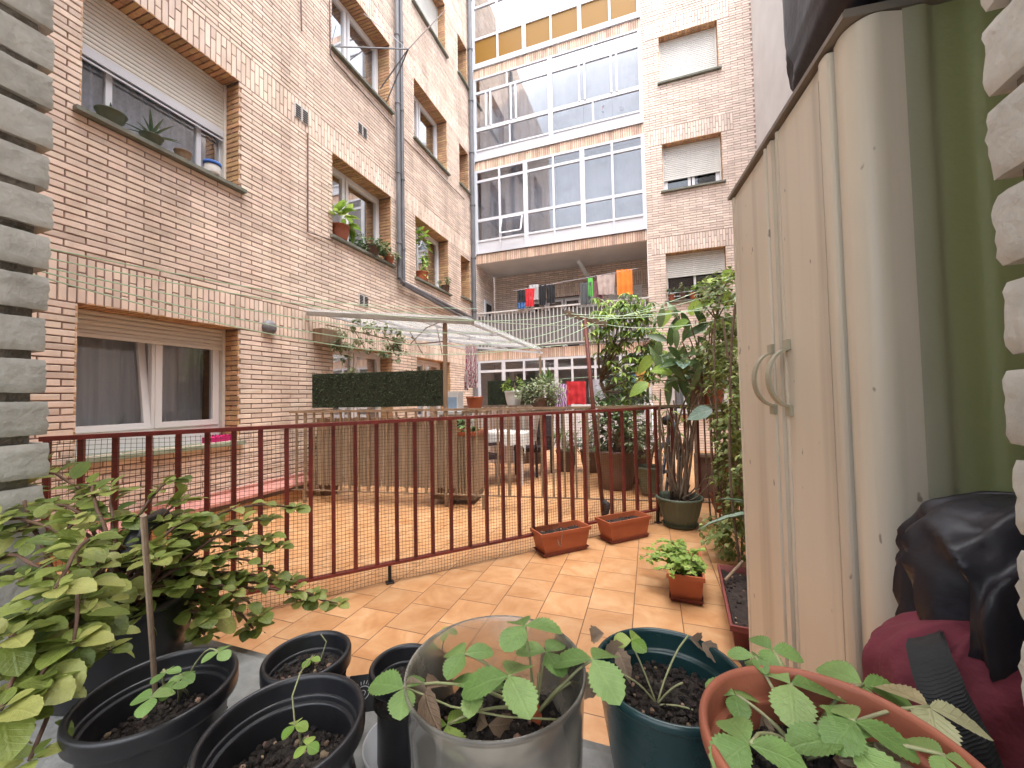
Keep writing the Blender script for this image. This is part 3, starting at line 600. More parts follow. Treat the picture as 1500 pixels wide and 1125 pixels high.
random.seed(7)
m=MB(); m.box(-.849,JR+.018,.10,.315,2.45,4.2); m.build('lintel',M['jamb'],ob)
m=MB(); rx0,rx1,ry0,ry1,rz0,rz1=-1.8,1.1,-1.1,.098,-.04,2.7
m.add([(rx0,ry0,rz0),(rx1,ry0,rz0),(rx1,ry1,rz0),(rx0,ry1,rz0),(rx0,ry0,rz1),(rx1,ry0,rz1),(rx1,ry1,rz1),(rx0,ry1,rz1)],[(0,1,2,3),(4,5,6,7),(1,2,6,5),(3,0,4,7)]); m.box(rx0,rx1,ry0-.1,ry0,rz0,1.15); m.build('open_backed_room',M['roomin'],ob)  # unseen room; opening above its low rear wall added to brighten the sill
PO=lambda u,z,n: V((u,.36+n,z)); oops=[(-3.4,-2.0,5.4,6.6),(-.8,.6,5.4,6.6)]
m=MB(); courses(m,PO,-D,XR,3.62,8.2,cz=.062,openings=oops); backing(m,PO,-D,XR,3.5,8.2,oops,m=1,n0=-.25); m.build('wall',[M['brickR'],M['mortar']],ob)
for o in oops: window(ob,PO,o,dep=.2,zs=o[2]+.5,shut='shutterw')
m=MB(); m.box(-.845,JR+.015,.11,.37,.0,.78); m.build('parapet',M['jmort'],ob)
def fs(a,b):
    x=-.95+(1.35)*a; y=.02+.42*b
    return (x,y,.83+noise.noise(V((x*25,y*25,0)))*.0018-.01*(b>.98))
m=MB(); m.sheet(90,30,fs); m.box(-.95,.40,.02,.44,.781,.8265); m.build('sill',M['sill'],ob,smooth=True)
# ================================================================ NEAR FENCE
FA=V((-2.76,1.04,0)); FB=V((.07,4.0,0)); fd=(FB-FA).normalized(); fn=V((fd.y,-fd.x,0)); FL=(FB-FA).length
fe=root('railing_fence',FA,'dark red metal railing with vertical bars and black netting crossing the tiled terrace','fence')
def fz(s): return 1.055+.03*s/FL
m=MB(); m.bar(FA+V((0,0,fz(0)-.01)),FB+V((0,0,fz(FL)-.01)),.045,.022); m.build('top_rail',M['red'],fe)
m=MB(); m.bar(FA+V((0,0,.125)),FB+V((0,0,.125)),.04,.016); m.build('bottom_rail',M['red'],fe)
# bar positions read off the photo's top rail
bx=[70,120,170,219,262,304,343,382,420,455,488,520,551,580,607,632,659,686,711,735,758,778,797,817,836,855,893,911,930,949,960]
for x in bx:
    d=ray(x,620); s=((d.x*FA.y-d.y*FA.x))/(d.y*fd.x-d.x*fd.y)
    p=FA+fd*s
    m=MB(); m.obox(p+V((0,0,(fz(s)-.022+.133)/2)),fd*.0115,fn*.0115,V((0,0,(fz(s)-.022-.133)/2))); m.build('bar',M['red'],fe)
for s in (1.61,.05,FL-.05):
    p=FA+fd*s; m=MB(); m.obox(p+V((0,0,.06)),fd*.010,fn*.010,V((0,0,.058))).obox(p+V((0,0,.004)),fd*.025,fn*.025,V((0,0,.004))); m.build('foot',M['dark'],fe)
m=MB(); nn=-.0 
def np_(s,z): 
    return FA+fd*s+fn*(.016+.006*math.sin(s*3.1+z*2)+.003*math.sin(s*11+z*7))+V((0,0,z+ .004*math.sin(s*9)))
st=.022; s=0.02
while s<FL-.02:
    pts=[np_(s+.003*math.sin(z_*.5+s*5),.012+z_*.103) for z_ in range(10)]+[np_(s,1.03)]; m.tube(pts,.0011,seg=3,cap=False); s+=st
z=.012
while z<1.04:
    m.tube([np_(.02+(FL-.04)*i/60,z) for i in range(61)],.0011,seg=3,cap=False); z+=st
m.build('net',M['net'],fe)
# ================================================================ FAR FENCE
GA=V((-4.10,3.60,0)); GB=V((1.30,4.351,0)); gd=(GB-GA).normalized(); gn=V((gd.y,-gd.x,0)); GL=(GB-GA).length
f2=root('railing_fence',GA,'tan slatted metal railing dividing the two terraces beyond the dark red railing','fence')
m=MB(); m.bar(GA+V((0,0,1.075)),GB+V((0,0,1.085)),.04,.025); m.build('top_rail',M['tan'],f2)
m=MB(); m.bar(GA+V((0,0,.15)),GB+V((0,0,.15)),.025,.012); m.build('bottom_rail',M['tan'],f2)
s=.09; i=0
while s<GL:
    if not (3.95<s<4.0):
        p=GA+gd*s; w_=.016 if i%7==1 else .010
        m=MB(); m.obox(p+V((0,0,.61)),gd*w_,gn*.010,V((0,0,.452))); m.build('bar',M['tan'] if s<4.3 else M['rub'],f2)
    s+=.118; i+=1
for s in (.2,2.4,4.2,5.2):
    p=GA+gd*s; m=MB(); m.obox(p+V((0,0,.07)),gd*.016,gn*.016,V((0,0,.07))); m.build('foot',M['tan'],f2)
# ================================================================ CLOTHES POLE + LINES
pb=V((-.47,4.02,0)); pt=V((-.62,4.10,2.02))
po=root('clothes_pole',pb,'leaning rusty red pole with a wooden crossbar tied to the dark red railing','pole')
m=MB(); m.tube([pb,pb.lerp(pt,.5),pt],.021,seg=10); m.build('pole',M['rub'],po,smooth=True)
ca=pt+V((-.20,-.04,.06)); cb=pt+V((.22,.05,-.09)); m=MB(); m.bar(ca,cb,.035,.05); m.build('crossbar',M['bark'],po)
m=MB(); m.tube([pb+V((-.0,0,.15)),pb+V((.05,-.02,.12)),pb+V((.03,-.03,.05)),pb+V((-.01,-.03,.02))],[.03,.035,.025,.01],seg=8); m.build('cloth_wrap',M['dark'],po,smooth=True)
cl=root('clothesline',V((-1.3,.45,1.5)),'pale green plastic cords of a washing line strung across the terrace','clothesline')
def catline(a,b,sag,r=.0027,n=26):
    a=V(a);b=V(b); m=MB(); m.tube([a.lerp(b,i/n)-V((0,0,sag*4*(i/n)*(1-i/n))) for i in range(n+1)],r,seg=5); m.build('cord',M['cord'],cl)
WA=[at(40,372,1.30),at(40,385,1.25),at(40,392,1.2),at(40,400,1.25),at(40,358,1.35)]
ends=[ca.lerp(cb,.1),ca.lerp(cb,.3),ca.lerp(cb,.5),ca.lerp(cb,.75),ca.lerp(cb,.95)]
for i,(a,e) in enumerate(zip(WA,ends)): catline(a,e,[.14,.20,.26,.30,.10][i])
RE=[at(1084,446,3.2),at(1084,436,3.2),at(1084,418,3.3),at(1084,402,3.3),at(1084,460,3.1)]
for i,(a,e) in enumerate(zip(ends,RE)): catline(a,e,[.05,.08,.06,.04,.07][i],r=.0032)
catline(onx(445,440,-4.1),ony(700,452,6.2),.02,r=.003); catline(onx(560,520,-4.1),ony(830,505,5.2),.03,r=.003)
lb_=root('clothes_bracket',onx(557,128),'thin metal rods of a folding drying bracket jutting from the upper left wall','bracket')
tip=onx(598,72,-3.55)
for a,b in (((488,68),tip),((557,130),tip),((566,150),tip)):
    m=MB(); m.tube([onx(*a,-4.17),b],.011,seg=6); m.build('rod',M['pipe'],lb_)
m=MB(); m.tube([tip,onx(652,15,-3.75)],.010,seg=6); m.build('rod',M['cable'],lb_)
m=MB(); m.tube([tip,onx(533,20,-4.17)],.006,seg=5); m.build('stay_wire',M['alu'],lb_)
# ================================================================ CANOPY
cn=root('canopy',(-3,5.2,0),'translucent plastic lean-to canopy on a wooden post at the far terrace','canopy')
zc=lambda x,y: 2.36+(x+D)*(-.131)
m=MB(); m.bar((-4.16,3.92,2.34),(-1.80,3.90,2.03),.05,.05); m.build('front_beam',M['canopy'],cn)
m=MB(); m.tube([(-2.17,3.93,0),(-2.17,3.93,1.0),(-2.165,3.93,2.05)],.027,seg=4); m.build('post',M['wood'],cn)
m=MB(); m.tube([(-1.85,6.85,0),(-1.85,6.85,1.93)],.025,seg=4); m.build('post',M['wood'],cn)
for y in (4.6,5.3,6.0,6.85):
    m=MB(); m.bar((-4.16,y,2.30),(-1.80,y,1.99),.022,.03); m.build('rafter',M['alu'],cn)
for x in (-3.9,-3.2,-2.5,-1.86):
    m=MB(); m.bar((x,3.9,2.335+(x+4.16)*-.131),(x,6.9,2.325+(x+4.16)*-.131),.022,.022); m.build('purlin',M['alu'],cn)
def cs(a,b):
    x=-4.15+2.33*a; y=3.80+3.15*b; return (x,y,2.38+(x+4.16)*-.131+.012*math.sin(b*3.15/.076*6.28)+.01*noise.noise(V((x*2,y*2,0))))
t=NT('canopy_polycarbonate'); t.n.remove(t.p); df=t.N('ShaderNodeBsdfDiffuse'); df.inputs[0].default_value=(.42,.43,.42,1); tl=t.N('ShaderNodeBsdfTranslucent'); tl.inputs[0].default_value=(.50,.51,.51,1); tr=t.N('ShaderNodeBsdfTransparent'); a1=t.N('ShaderNodeMixShader'); a1.inputs[0].default_value=.6; a2=t.N('ShaderNodeMixShader'); a2.inputs[0].default_value=.68
t.L(df.outputs[0],a1.inputs[1]); t.L(tl.outputs[0],a1.inputs[2]); t.L(a1.outputs[0],a2.inputs[1]); t.L(tr.outputs[0],a2.inputs[2]); t.L(a2.outputs[0],t.out.inputs[0])
m=MB(); m.sheet(4,300,cs); m.build('roof_sheet',t.m,cn,smooth=True)
# ================================================================ LEAVES
def leaf(mb,base,d,up,L,Wd,k=6,droop=.25,fold=.15,ser=0,peak=.45,heart=0,m=0,e1=.75,e2=.85):
    base=V(base); d=V(d).normalized(); s=d.cross(V(up)); s=s.normalized() if s.length>1e-4 else d.orthogonal().normalized(); n=s.cross(d)
    vs=[];uv=[]
    for i in range(k+1):
        t=i/k; c=base+d*(L*t)-n*(droop*L*t*t)
        if t<peak: w=math.sin(PI/2*(t/peak))**e1
        else: w=math.cos(PI/2*((t-peak)/(1-peak)))**e2
        w*=Wd/2
        if heart and i==0: w=Wd*.22; 
        if ser and i%2 and 0<i<k: w*=1-ser
        cf=n*(fold*w*2)
        sh=d*(-heart*L*.12 if i==0 else (ser*L*.10 if (ser and i%2==0 and 0<i<k) else 0))
        vs+=[c+s*w+cf+sh,c,c-s*w+cf+sh]; q=w/(Wd/2+1e-9); uv+=[(q*.5,t),(0,t),(-q*.5,t)]
    fs=[]
    for i in range(k): a=3*i; fs+=[(a,a+1,a+4,a+3),(a+1,a+2,a+5,a+4)]
    mb.add(vs,fs,m,uv)
def rdir(el0=-.2,el1=.6):
    a=ru(0,2*PI); e=ru(el0,el1); return V((math.cos(a)*math.cos(e),math.sin(a)*math.cos(e),math.sin(e)))
def curve(a,b,bow=.1,n=8,wob=.02):
    a=V(a);b=V(b); L=(b-a).length; k=V((0,0,bow*L)); o=V((ru(-1,1),ru(-1,1),ru(-.5,.5)))*wob*L
    return [a.lerp(b,i/n)+k*(4*(i/n)*(1-i/n))+o*math.sin(PI*i/n)+V((noise.noise(V((i*.7,L*9,a.x))),noise.noise(V((i*.7,a.y*9,5))),0))*wob*.4*L*(i/n) for i in range(n+1)]
def rings(sx,sy): pass
def cloud(mb,c,rad,n,ls,ratio=.5,k=3,droop=.3,shell=.35,el=(-.7,.5),drop=None,bits=None,fold=.12):
    """leaf-sized faces filling an ellipsoid, denser near its skin, in clumps"""
    c=V(c); cl_=[V((noise.random_unit_vector())) for _ in range(max(6,n//22))]
    for i in range(n):
        q=(random.choice(cl_)+V((ru(-1,1),ru(-1,1),ru(-1,1)))*.38); 
        if q.length>1: q.normalize()
        q=q*(shell+(1-shell)*rnd()**.5)
        p=c+V((q.x*rad[0],q.y*rad[1],q.z*rad[2]))
        dd=(V((q.x,q.y,q.z*.3)).normalized()+rdir(*el)*.9).normalized() if q.length>.01 else rdir()
        l=ls*ru(.65,1.25); leaf(mb,p,dd,(ru(-.35,.35),ru(-.45,.25),1),l,l*ratio*ru(.85,1.15),k=k,droop=droop,fold=fold)
def soil(parent,c,r,z,n=150,sx=1,sy=1,chips=0,rough=.006):
    m=MB(); c=V((c[0],c[1],z)); rr=14
    vs=[];fs=[];seg=32
    for i in range(rr+1):
        for k in range(seg):
            a=2*PI*k/seg; q=r*i/rr; x,y=q*math.cos(a)*sx,q*math.sin(a)*sy; vs.append(c+V((x,y,(noise.noise(V((x*60,y*60,c.x*9)))*rough+noise.noise(V((x*150,y*150,c.x)))*rough*.6) if i<rr else -.01)))
    for i in range(rr):
        for k in range(seg): fs.append((i*seg+k,i*seg+(k+1)%seg,(i+1)*seg+(k+1)%seg,(i+1)*seg+k))
    m.add(vs,fs)
    for _ in range(n):
        a=ru(0,6.28); q=r*.93*math.sqrt(rnd()); m.blob(c+V((q*math.cos(a)*sx,q*math.sin(a)*sy,ru(-.001,.004))),ru(.0015,.0045)*(1 if r<.12 else 2.2))
    for _ in range(chips):
        a=ru(0,6.28); q=r*.9*math.sqrt(rnd()); p=c+V((q*math.cos(a)*sx,q*math.sin(a)*sy,ru(.002,.006))); m.blob(p,ru(.0012,.0035),m=1)
    return m.build('soil',[M['soil'],M['perlite']],parent)
def potprof(r,h,taper=.78,t=.004,lip=.008,liph=.016,inner=True,depth=.8):
    rb_=r*taper; q=.0004; w=r-lip
    p=[(0,0),(rb_*.96,0),(rb_,.003),(rb_,.004),(w,h-liph-.002),(w+q,h-liph-.001),(w+q*2,h-liph),(r-.0015,h-liph),(r-.0003,h-liph+.001),(r,h-liph+.003),(r,h-.003),(r-.0006,h-.0012),(r-.002,h),(r-t*.8,h),(r-t-.001,h-.0012),(r-t-.0015,h-.004)]
    st=h-.020; wi=r-t-.0018
    p+=[(wi,st+.001),(wi-q,st),(wi-q*2,st-q),(wi-.0045,st-q*2),(wi-.0052,st-.001),(wi-.0055,st-.003),(rb_+(r-rb_)*(1-depth)*.6-t,h*(1-depth))]
    return p
def pot(parent,c,r,h,matl,name='pot',seg=56,**kw):
    m=MB(); m.lathe(c,potprof(r,h,**kw),seg=seg); return m.build(name,M[matl],parent,smooth=True)
def bigpot(parent,c,r,h,matl,flute=0,nf=0,taper=.7,name='pot',seg=40):
    m=MB(); prof=[(0,0),(r*taper*.95,0),(r*taper,.01),(r*(taper+.55*(1-taper)),h*.45),(r*.95,h*.88),(r*1.0,h*.90),(r*1.03,h*.97),(r,h),(r*.94,h*.995),(r*.90,h*.90),(r*.88,h*.8)]
    m.lathe(c,prof,seg=seg if not nf else nf*6,flute=flute,nf=nf); return m.build(name,M[matl],parent,smooth=True)
# ================================================================ FOREGROUND POTS
ZS=.8325
SG='strawberry seedling pots lined up on the sill'
def trileaf(ml,mst,crown,c,L,yaw,matidx=0,tiltv=(0,-.25,1),wr=.80,ser=.13,spread=(0,2.0,-2.0),k=22,r=.0011,sc_=(1,1,1),droop=.22,stem=True):
    c=V(c); crown=V(crown); L=L*(.92 if L>.015 else 1)
    if stem: mst.tube(curve(crown,c,bow=.12,n=8,wob=.05),[r*1.5]*4+[r*1.1]*5,seg=6)
    for a,s_ in zip(spread,sc_):
        an=yaw+a; d=V((math.cos(an),math.sin(an),ru(-.18,.12))); leaf(ml,c,d,V(tiltv)+V((ru(-.2,.2),ru(-.2,.2),0)),L*s_,L*wr*s_,k=k,droop=droop,fold=ru(.03,.14),ser=ser,peak=.56,m=matidx,e1=.95,e2=.55)
def fgpot(name,c,r,z,matl,label,sz,chips=20,seg=72,**kw):
    o=root(name,(c[0],c[1],ZS+.004),label,'plant pot'); pot(o,(c[0],c[1],ZS+.004),r,z-ZS-.004,matl,seg=seg,depth=(z-sz+.01)/(z-ZS),**kw)
    soil(o,c,r*.88,sz,n=420,chips=chips); return o
# white saucers
def saucer(c,r,label,h=.022):
    m=MB(); m.lathe((c[0],c[1],ZS-.0005),[(0,.002),(r*.8,.002),(r*.97,h),(r,h+.001),(r*1.02,h),(r*.86,.0),(0,0)],seg=64); return tag(m.build('saucer',M['white'],smooth=True),label,'saucer','white saucers under the black pots')
saucer((-.435,.241),.064,'white saucer under the stick-bearing black pot at left')
saucer((-.276,.237),.070,'white saucer under the nearest black pot with lumpy soil')
saucer((-.247,.352),.040,'white saucer under the small black pot touching the clear tub')
# pot 1
P1=fgpot('plant_pot',(-.435,.241),.061,.94,'blackpot','wide black plastic pot holding seedlings and an upright wooden stick',.895)
pl=MB(); ps=MB(); cr1=onz(255,1030,.897)
for x,y,t_,L,ya in ((243,985,.33,.011,.5),(268,992,.345,.012,2),(320,955,.36,.013,0),(222,1022,.305,.017,3.4),(250,1008,.32,.011,1)): trileaf(pl,ps,cr1+V((ru(-.01,.01),ru(-.01,.01),0)),at(x,y,t_),L,ya,r=.0007,wr=.9,ser=.08)
pn=root('strawberry_seedling',cr1,'seedling with tiny round leaves beside the wooden stick','plant'); pl.build('leaves',L_['straw'],pn); ps.build('stems',M['gstem'],pn,smooth=True)
m=MB(); m.tube([onz(229,1036,.89),at(210,755,.335)],.0024,seg=8); tag(m.build('wooden_stick',M['wood']),'thin upright wooden skewer stuck in the left black pot','stick')
# pot 2
P2=fgpot('plant_pot',(-.276,.237),.059,.95,'blackpot','nearest black plastic pot at bottom left, half filled with lumpy soil',.905,chips=60)
pl=MB(); ps=MB(); cr=onz(441,1098,.905); c1=at(432,1062,.305); c2=at(450,1092,.29)
trileaf(pl,ps,cr,c1,.0105,.3,r=.0007,wr=.95,ser=.05); trileaf(pl,ps,cr,c2,.0095,.1,r=.0006,wr=.9,ser=.05)
ps.tube([c1,at(428,1020,.31),at(440,985,.33),at(458,960,.37)],.0006,seg=5); ps.tube([at(470,965,.40),at(478,940,.40),at(470,929,.40)],.0006,seg=5)
pn=root('strawberry_seedling',cr,'two-leaved seedling alone in the nearest black pot','plant'); pl.build('leaves',L_['bright'],pn); ps.build('stems',M['gstem'],pn)
# pot 3, 4
P3=fgpot('plant_pot',(-.342,.321),.042,.94,'blackpot','small round black pot behind the others near the leafy plant',.915)
pl=MB(); ps=MB(); cr=onz(458,972,.917); trileaf(pl,ps,cr,at(455,966,.415),.010,.4,r=.0006,wr=.9,ser=.05); pn=root('strawberry_seedling',cr,'tiny bright sprout in the small round black pot at the back','plant'); pl.build('leaves',L_['bright'],pn); ps.build('stems',M['gstem'],pn)
P4=fgpot('plant_pot',(-.247,.352),.034,.93,'blackpot','small black pot squeezed between the clear tub and the chalk doodle tag',.905)
m=MB(); 
def tagp(a,b): return onz(515,990,.90).lerp(onz(575,955,.90),a)+V((0,0,-.03+.03*b))
q0=V((-.300,.372,.875)); ux_=V((.055,.030,0)); uz=V((0.0,.018,.030))
m.obox(q0,ux_/2,uz.cross(ux_).normalized()*.001,uz/2); tg=root('plant_tag',q0,'black plastic tag with white chalk-like eye doodles between two black pots','plant tag'); m.build('tag',M['dark'],tg)
m=MB(); nrm=ux_.cross(uz).normalized()*.0016
def doodle(cx,cy,r_,n=14): m.tube([q0+nrm+ux_*(cx+r_*math.cos(6.283*i/n))+uz*(cy+r_*1.6*math.sin(6.283*i/n)) for i in range(n+1)],.0004,seg=4)
doodle(-.2,.0,.12); doodle(-.2,.0,.05); doodle(.2,.1,.10); doodle(.2,.1,.04)
for i in range(9): a=.3+i*.28; m.tube([q0+nrm+ux_*(-.2+.15*math.cos(a))+uz*(.24*math.sin(a)),q0+nrm+ux_*(-.2+.20*math.cos(a))+uz*(.34*math.sin(a))],.0004,seg=4)
m.build('doodle',M['white'],tg)
# clear tub
cc=(-.135,.328); CT=root('clear_tub',(cc[0],cc[1],ZS),'wide scuffed translucent plastic tub with strawberry plant in the middle of the sill','plant pot')
hh=.965-ZS; r=.078
m=MB(); m.lathe((cc[0],cc[1],ZS+.001),[(0,0),(r*.80,0),(r*.86,.006),(r*.93,hh*.35),(r*.97,hh*.8),(r*.985,hh-.008),(r*1.0,hh-.006),(r*1.003,hh-.002),(r*.995,hh),(r*.975,hh-.001),(r*.965,hh-.008),(r*.955,hh*.8),(r*.91,hh*.35),(r*.84,.010),(0,.006)],seg=96); m.build('tub',M['clear'],CT,smooth=True)
# sloping soil mound visible through the wall
m=MB(); vs=[];fs=[];seg=48;rr=16
for i in range(rr+1):
    for k in range(seg):
        a=2*PI*k/seg; q=r*.87*i/rr; x,y=q*math.cos(a),q*math.sin(a); vs.append((cc[0]+x,cc[1]+y,.892+.012*(y/r)-.01*(x/r)+noise.noise(V((x*50,y*50,3)))*.010+noise.noise(V((x*160,y*160,3)))*.005))
for i in range(rr):
    for k in range(seg): fs.append((i*seg+k,i*seg+(k+1)%seg,(i+1)*seg+(k+1)%seg,(i+1)*seg+k))
m.add(vs,fs); b0=len(m.v)
base=[(cc[0]+r*.80*math.cos(2*PI*k/seg),cc[1]+r*.80*math.sin(2*PI*k/seg),ZS+.012) for k in range(seg)]; top=[vs[rr*seg+k] for k in range(seg)]
m.add(top+base,[(k,(k+1)%seg,seg+(k+1)%seg,seg+k) for k in range(seg)])
for _ in range(500):
    a=ru(0,6.28); q=r*.84*math.sqrt(rnd()); x,y=q*math.cos(a),q*math.sin(a); m.blob((cc[0]+x,cc[1]+y,.894+.012*(y/r)-.01*(x/r)+noise.noise(V((x*50,y*50,3)))*.010),ru(.0015,.005),m=0 if rnd()>.06 else 1)
m.build('soil',[M['soil'],M['perlite']],CT)
cr=onz(785,1048,.902); pl=MB(); ps=MB()
T=[(768,917,.37,.038,0.2,0,(1,.95,.95)),(745,990,.335,.046,3.5,0,(1,.9,.9)),(868,966,.345,.042,1.1,0,(.9,1,1)),(680,958,.37,.034,2.6,0,(1,.9,.9)),(592,1008,.325,.036,3.2,0,(1,.85,.6)),(655,1062,.33,.034,-.8,1,(1,.8,.8)),(800,955,.37,.036,1.2,0,(.8,.9,.9)),(700,1010,.34,.034,2.8,0,(.9,.8,.8))]
for x,y,t_,L,ya,mi,ss in T: trileaf(pl,ps,cr,at(x,y,t_),L,ya,matidx=mi,sc_=ss,ser=.14,tiltv=(0,-.05,1))
for x,y,t_,L,ya in ((715,1062,.35,.026,.3),(625,1010,.33,.030,-1.2),(835,1000,.37,.03,0)): trileaf(pl,ps,cr,at(x,y,t_),L,ya,matidx=2,spread=(0,2.6),sc_=(1,1),stem=(x==835),droop=.8,tiltv=(0,-1,.5),k=8)
leaf(pl,at(603,990,.33),(.0,.1,-1),(.6,-1,.2),.032,.026,k=10,ser=.12,m=2)
ps.tube([at(590,1005,.325),at(660,1035,.33),at(740,1050,.335),at(830,1055,.34)],.0009,seg=5)
for x,y in ((775,1035),(760,1020),(790,1015)): ps.tube(curve(cr,at(x,y-30,.36),.0,6,.05),.0008,seg=5)
pn=root('strawberry_plant',cr,'strawberry plant with serrated leaves and dry ones in the clear tub','plant'); pl.build('leaves',[L_['straw'],L_['bright'],L_['dry']],pn,smooth=True); ps.build('stems',M['gstem'],pn,smooth=True)
m=MB(); m.blob(cr,.007,seg=8); m.tube([cr,cr+V((0,0,.014))],[.006,.003],seg=8); m.build('crown',M['orange'],pn,smooth=True)
pl=MB(); ps=MB(); b0=at(655,945,.43); trileaf(pl,ps,V((-.245,.43,.83)),at(655,925,.44),.012,.4,k=8,ser=.2,r=.0006)
pn=root('weed_sprout',V((-.245,.43,.83)),'little bright green sprout peeking up behind the clear tub','plant'); pl.build('leaves',L_['bright'],pn); ps.build('stems',M['gstem'],pn)
# teal pot
P5=root('plant_pot',(.008,.408,ZS),'dark teal plastic pot right of the clear tub with a withered seedling','plant pot'); pot(P5,(.008,.408,ZS),.069,.94-ZS,'teal',seg=80,lip=.003,liph=.008,taper=.74,depth=.45); soil(P5,(.008,.408),.060,.905,n=520,chips=25)
cr=onz(962,1033,.905); pl=MB(); ps=MB()
for x,y,t_ in ((925,942,.40),(1008,930,.41),(905,985,.37),(1000,1000,.37),(1015,1040,.36)): ps.tube(curve(cr,at(x,y,t_),.08,8,.03),.0009,seg=6)
trileaf(pl,ps,cr,at(925,938,.40),.020,1.2,stem=False,tiltv=(0,-1,1)); 
for x,y,t_,ya in ((915,945,.40,3.5),(885,928,.40,3.0),(1010,935,.41,.4),(1028,942,.41,-.6),(905,955,.39,-1)): 
    d=V((math.cos(ya),math.sin(ya),-.35)); leaf(pl,at(x,y,t_),d,(.3,-1,.7),.022,.017,k=8,ser=.2,droop=.7,fold=.5,m=1)
pn=root('strawberry_plant',cr,'withered strawberry seedling with curled leaves in the teal pot','plant'); pl.build('leaves',[L_['bright'],L_['dry']],pn); ps.build('stems',M['gstem'],pn,smooth=True)
# terracotta coloured pot
tc_=(.098,.287); tr_=.074; TZ=.99
P6=root('plant_pot',(tc_[0],tc_[1],ZS),'large terracotta-coloured plastic pot at bottom right in front of the cabinet','plant pot'); pot(P6,(tc_[0],tc_[1],ZS),tr_,TZ-ZS,'terra',seg=96,t=.004,lip=.004,liph=.010,taper=.74,depth=.40); soil(P6,tc_,.068,.953,n=520,chips=30)
cr=onz(1178,1112,.955); pl=MB(); ps=MB()
T=[(1130,952,.345,.022,.1,0,(1,.9,.9)),(1158,1002,.31,.034,.2,0,(1,1,1)),(1077,1018,.31,.020,2.7,0,(1,1,1)),(1097,1090,.275,.027,1.9,0,(1,1,1)),(1263,1003,.32,.032,.2,0,(1,1,.8)),(1240,1085,.275,.032,-.9,0,(1,1,1)),(1252,1056,.285,.028,-.3,0,(1,1,1)),(1360,1036,.285,.032,.1,1,(1,1,.9)),(1383,1108,.262,.024,.0,0,(1,.9,.7)),(1105,962,.335,.018,3.,0,(1,.8,.6)),(1290,1120,.262,.026,-1.3,2,(1,1,.7))]
for x,y,t_,L,ya,mi,ss in T: trileaf(pl,ps,cr,at(x,y,t_*(.86 if y>1040 else .93)),L*1.15,ya,matidx=mi,sc_=ss,ser=.13,tiltv=(-.05,-.12,1),stem=(mi!=2))
for x,y,t_,ya in ((1120,1062,.285,1),(1135,1070,.28,2.5),(1220,1110,.25,0)): leaf(pl,at(x,y,t_),(math.cos(ya),math.sin(ya),-.3),(0,-1,1),.026,.02,k=8,ser=.15,droop=.5,m=2)
pn=root('strawberry_plant',cr,'strawberry plant with toothed green and one pale yellow leaf cluster in the terracotta-coloured pot','plant'); pl.build('leaves',[L_['straw'],L_['pale'],L_['dry']],pn,smooth=True); ps.build('stems',M['gstem'],pn,smooth=True)
# ================================================================ BIG LEAFY PLANT, LEFT
bc=(-.69,.335)
BP=root('plant_pot',(bc[0],bc[1],ZS),'large black plastic tub half hidden under the trailing leafy plant','plant pot'); 
bigpot(BP,(bc[0],bc[1],ZS),.085,.11,'blackpot',taper=.8); soil(BP,bc,.072,ZS+.09,n=60)
m=MB(); m.tube([at(185,830,.52),at(205,775,.56),at(235,757,.60),at(265,775,.62),at(270,850,.60)],[.012,.013,.013,.012,.012],seg=10); m.build('handle',M['blackpot'],BP,smooth=True)
pl=MB(); ps=MB(); src=V((bc[0],bc[1],ZS+.095))
tg_=[(255,705,.60),(262,735,.60),(300,770,.62),(430,745,.72),(350,800,.66),(400,850,.66),(495,885,.70),(440,880,.68),(330,860,.60),(370,920,.62),(300,930,.56),(130,715,.60),(60,740,.55),(20,780,.52),(180,760,.55),(90,800,.48),(140,830,.46),(120,880,.40),(30,850,.42),(25,920,.36),(55,1000,.33),(10,990,.33),(70,960,.36),(20,1060,.31),(60,900,.40),(240,800,.52),(290,830,.55),(200,815,.50),(330,890,.62),(385,790,.68),(45,1110,.30),(285,760,.58),(230,820,.47),(110,760,.46),(60,690,.62),(160,720,.56),(200,900,.50),(120,800,.42),(280,800,.6),(350,850,.62),(320,820,.6),(380,900,.62),(290,900,.60),(90,860,.36),(15,930,.34),(410,800,.68),(430,850,.68),(460,870,.69),(390,760,.7),(0,760,.5),(30,720,.6),(110,940,.36),(0,1040,.30),(250,760,.6),(340,770,.66),(0,820,.5),(310,900,.56),(260,860,.52),(160,950,.40)]
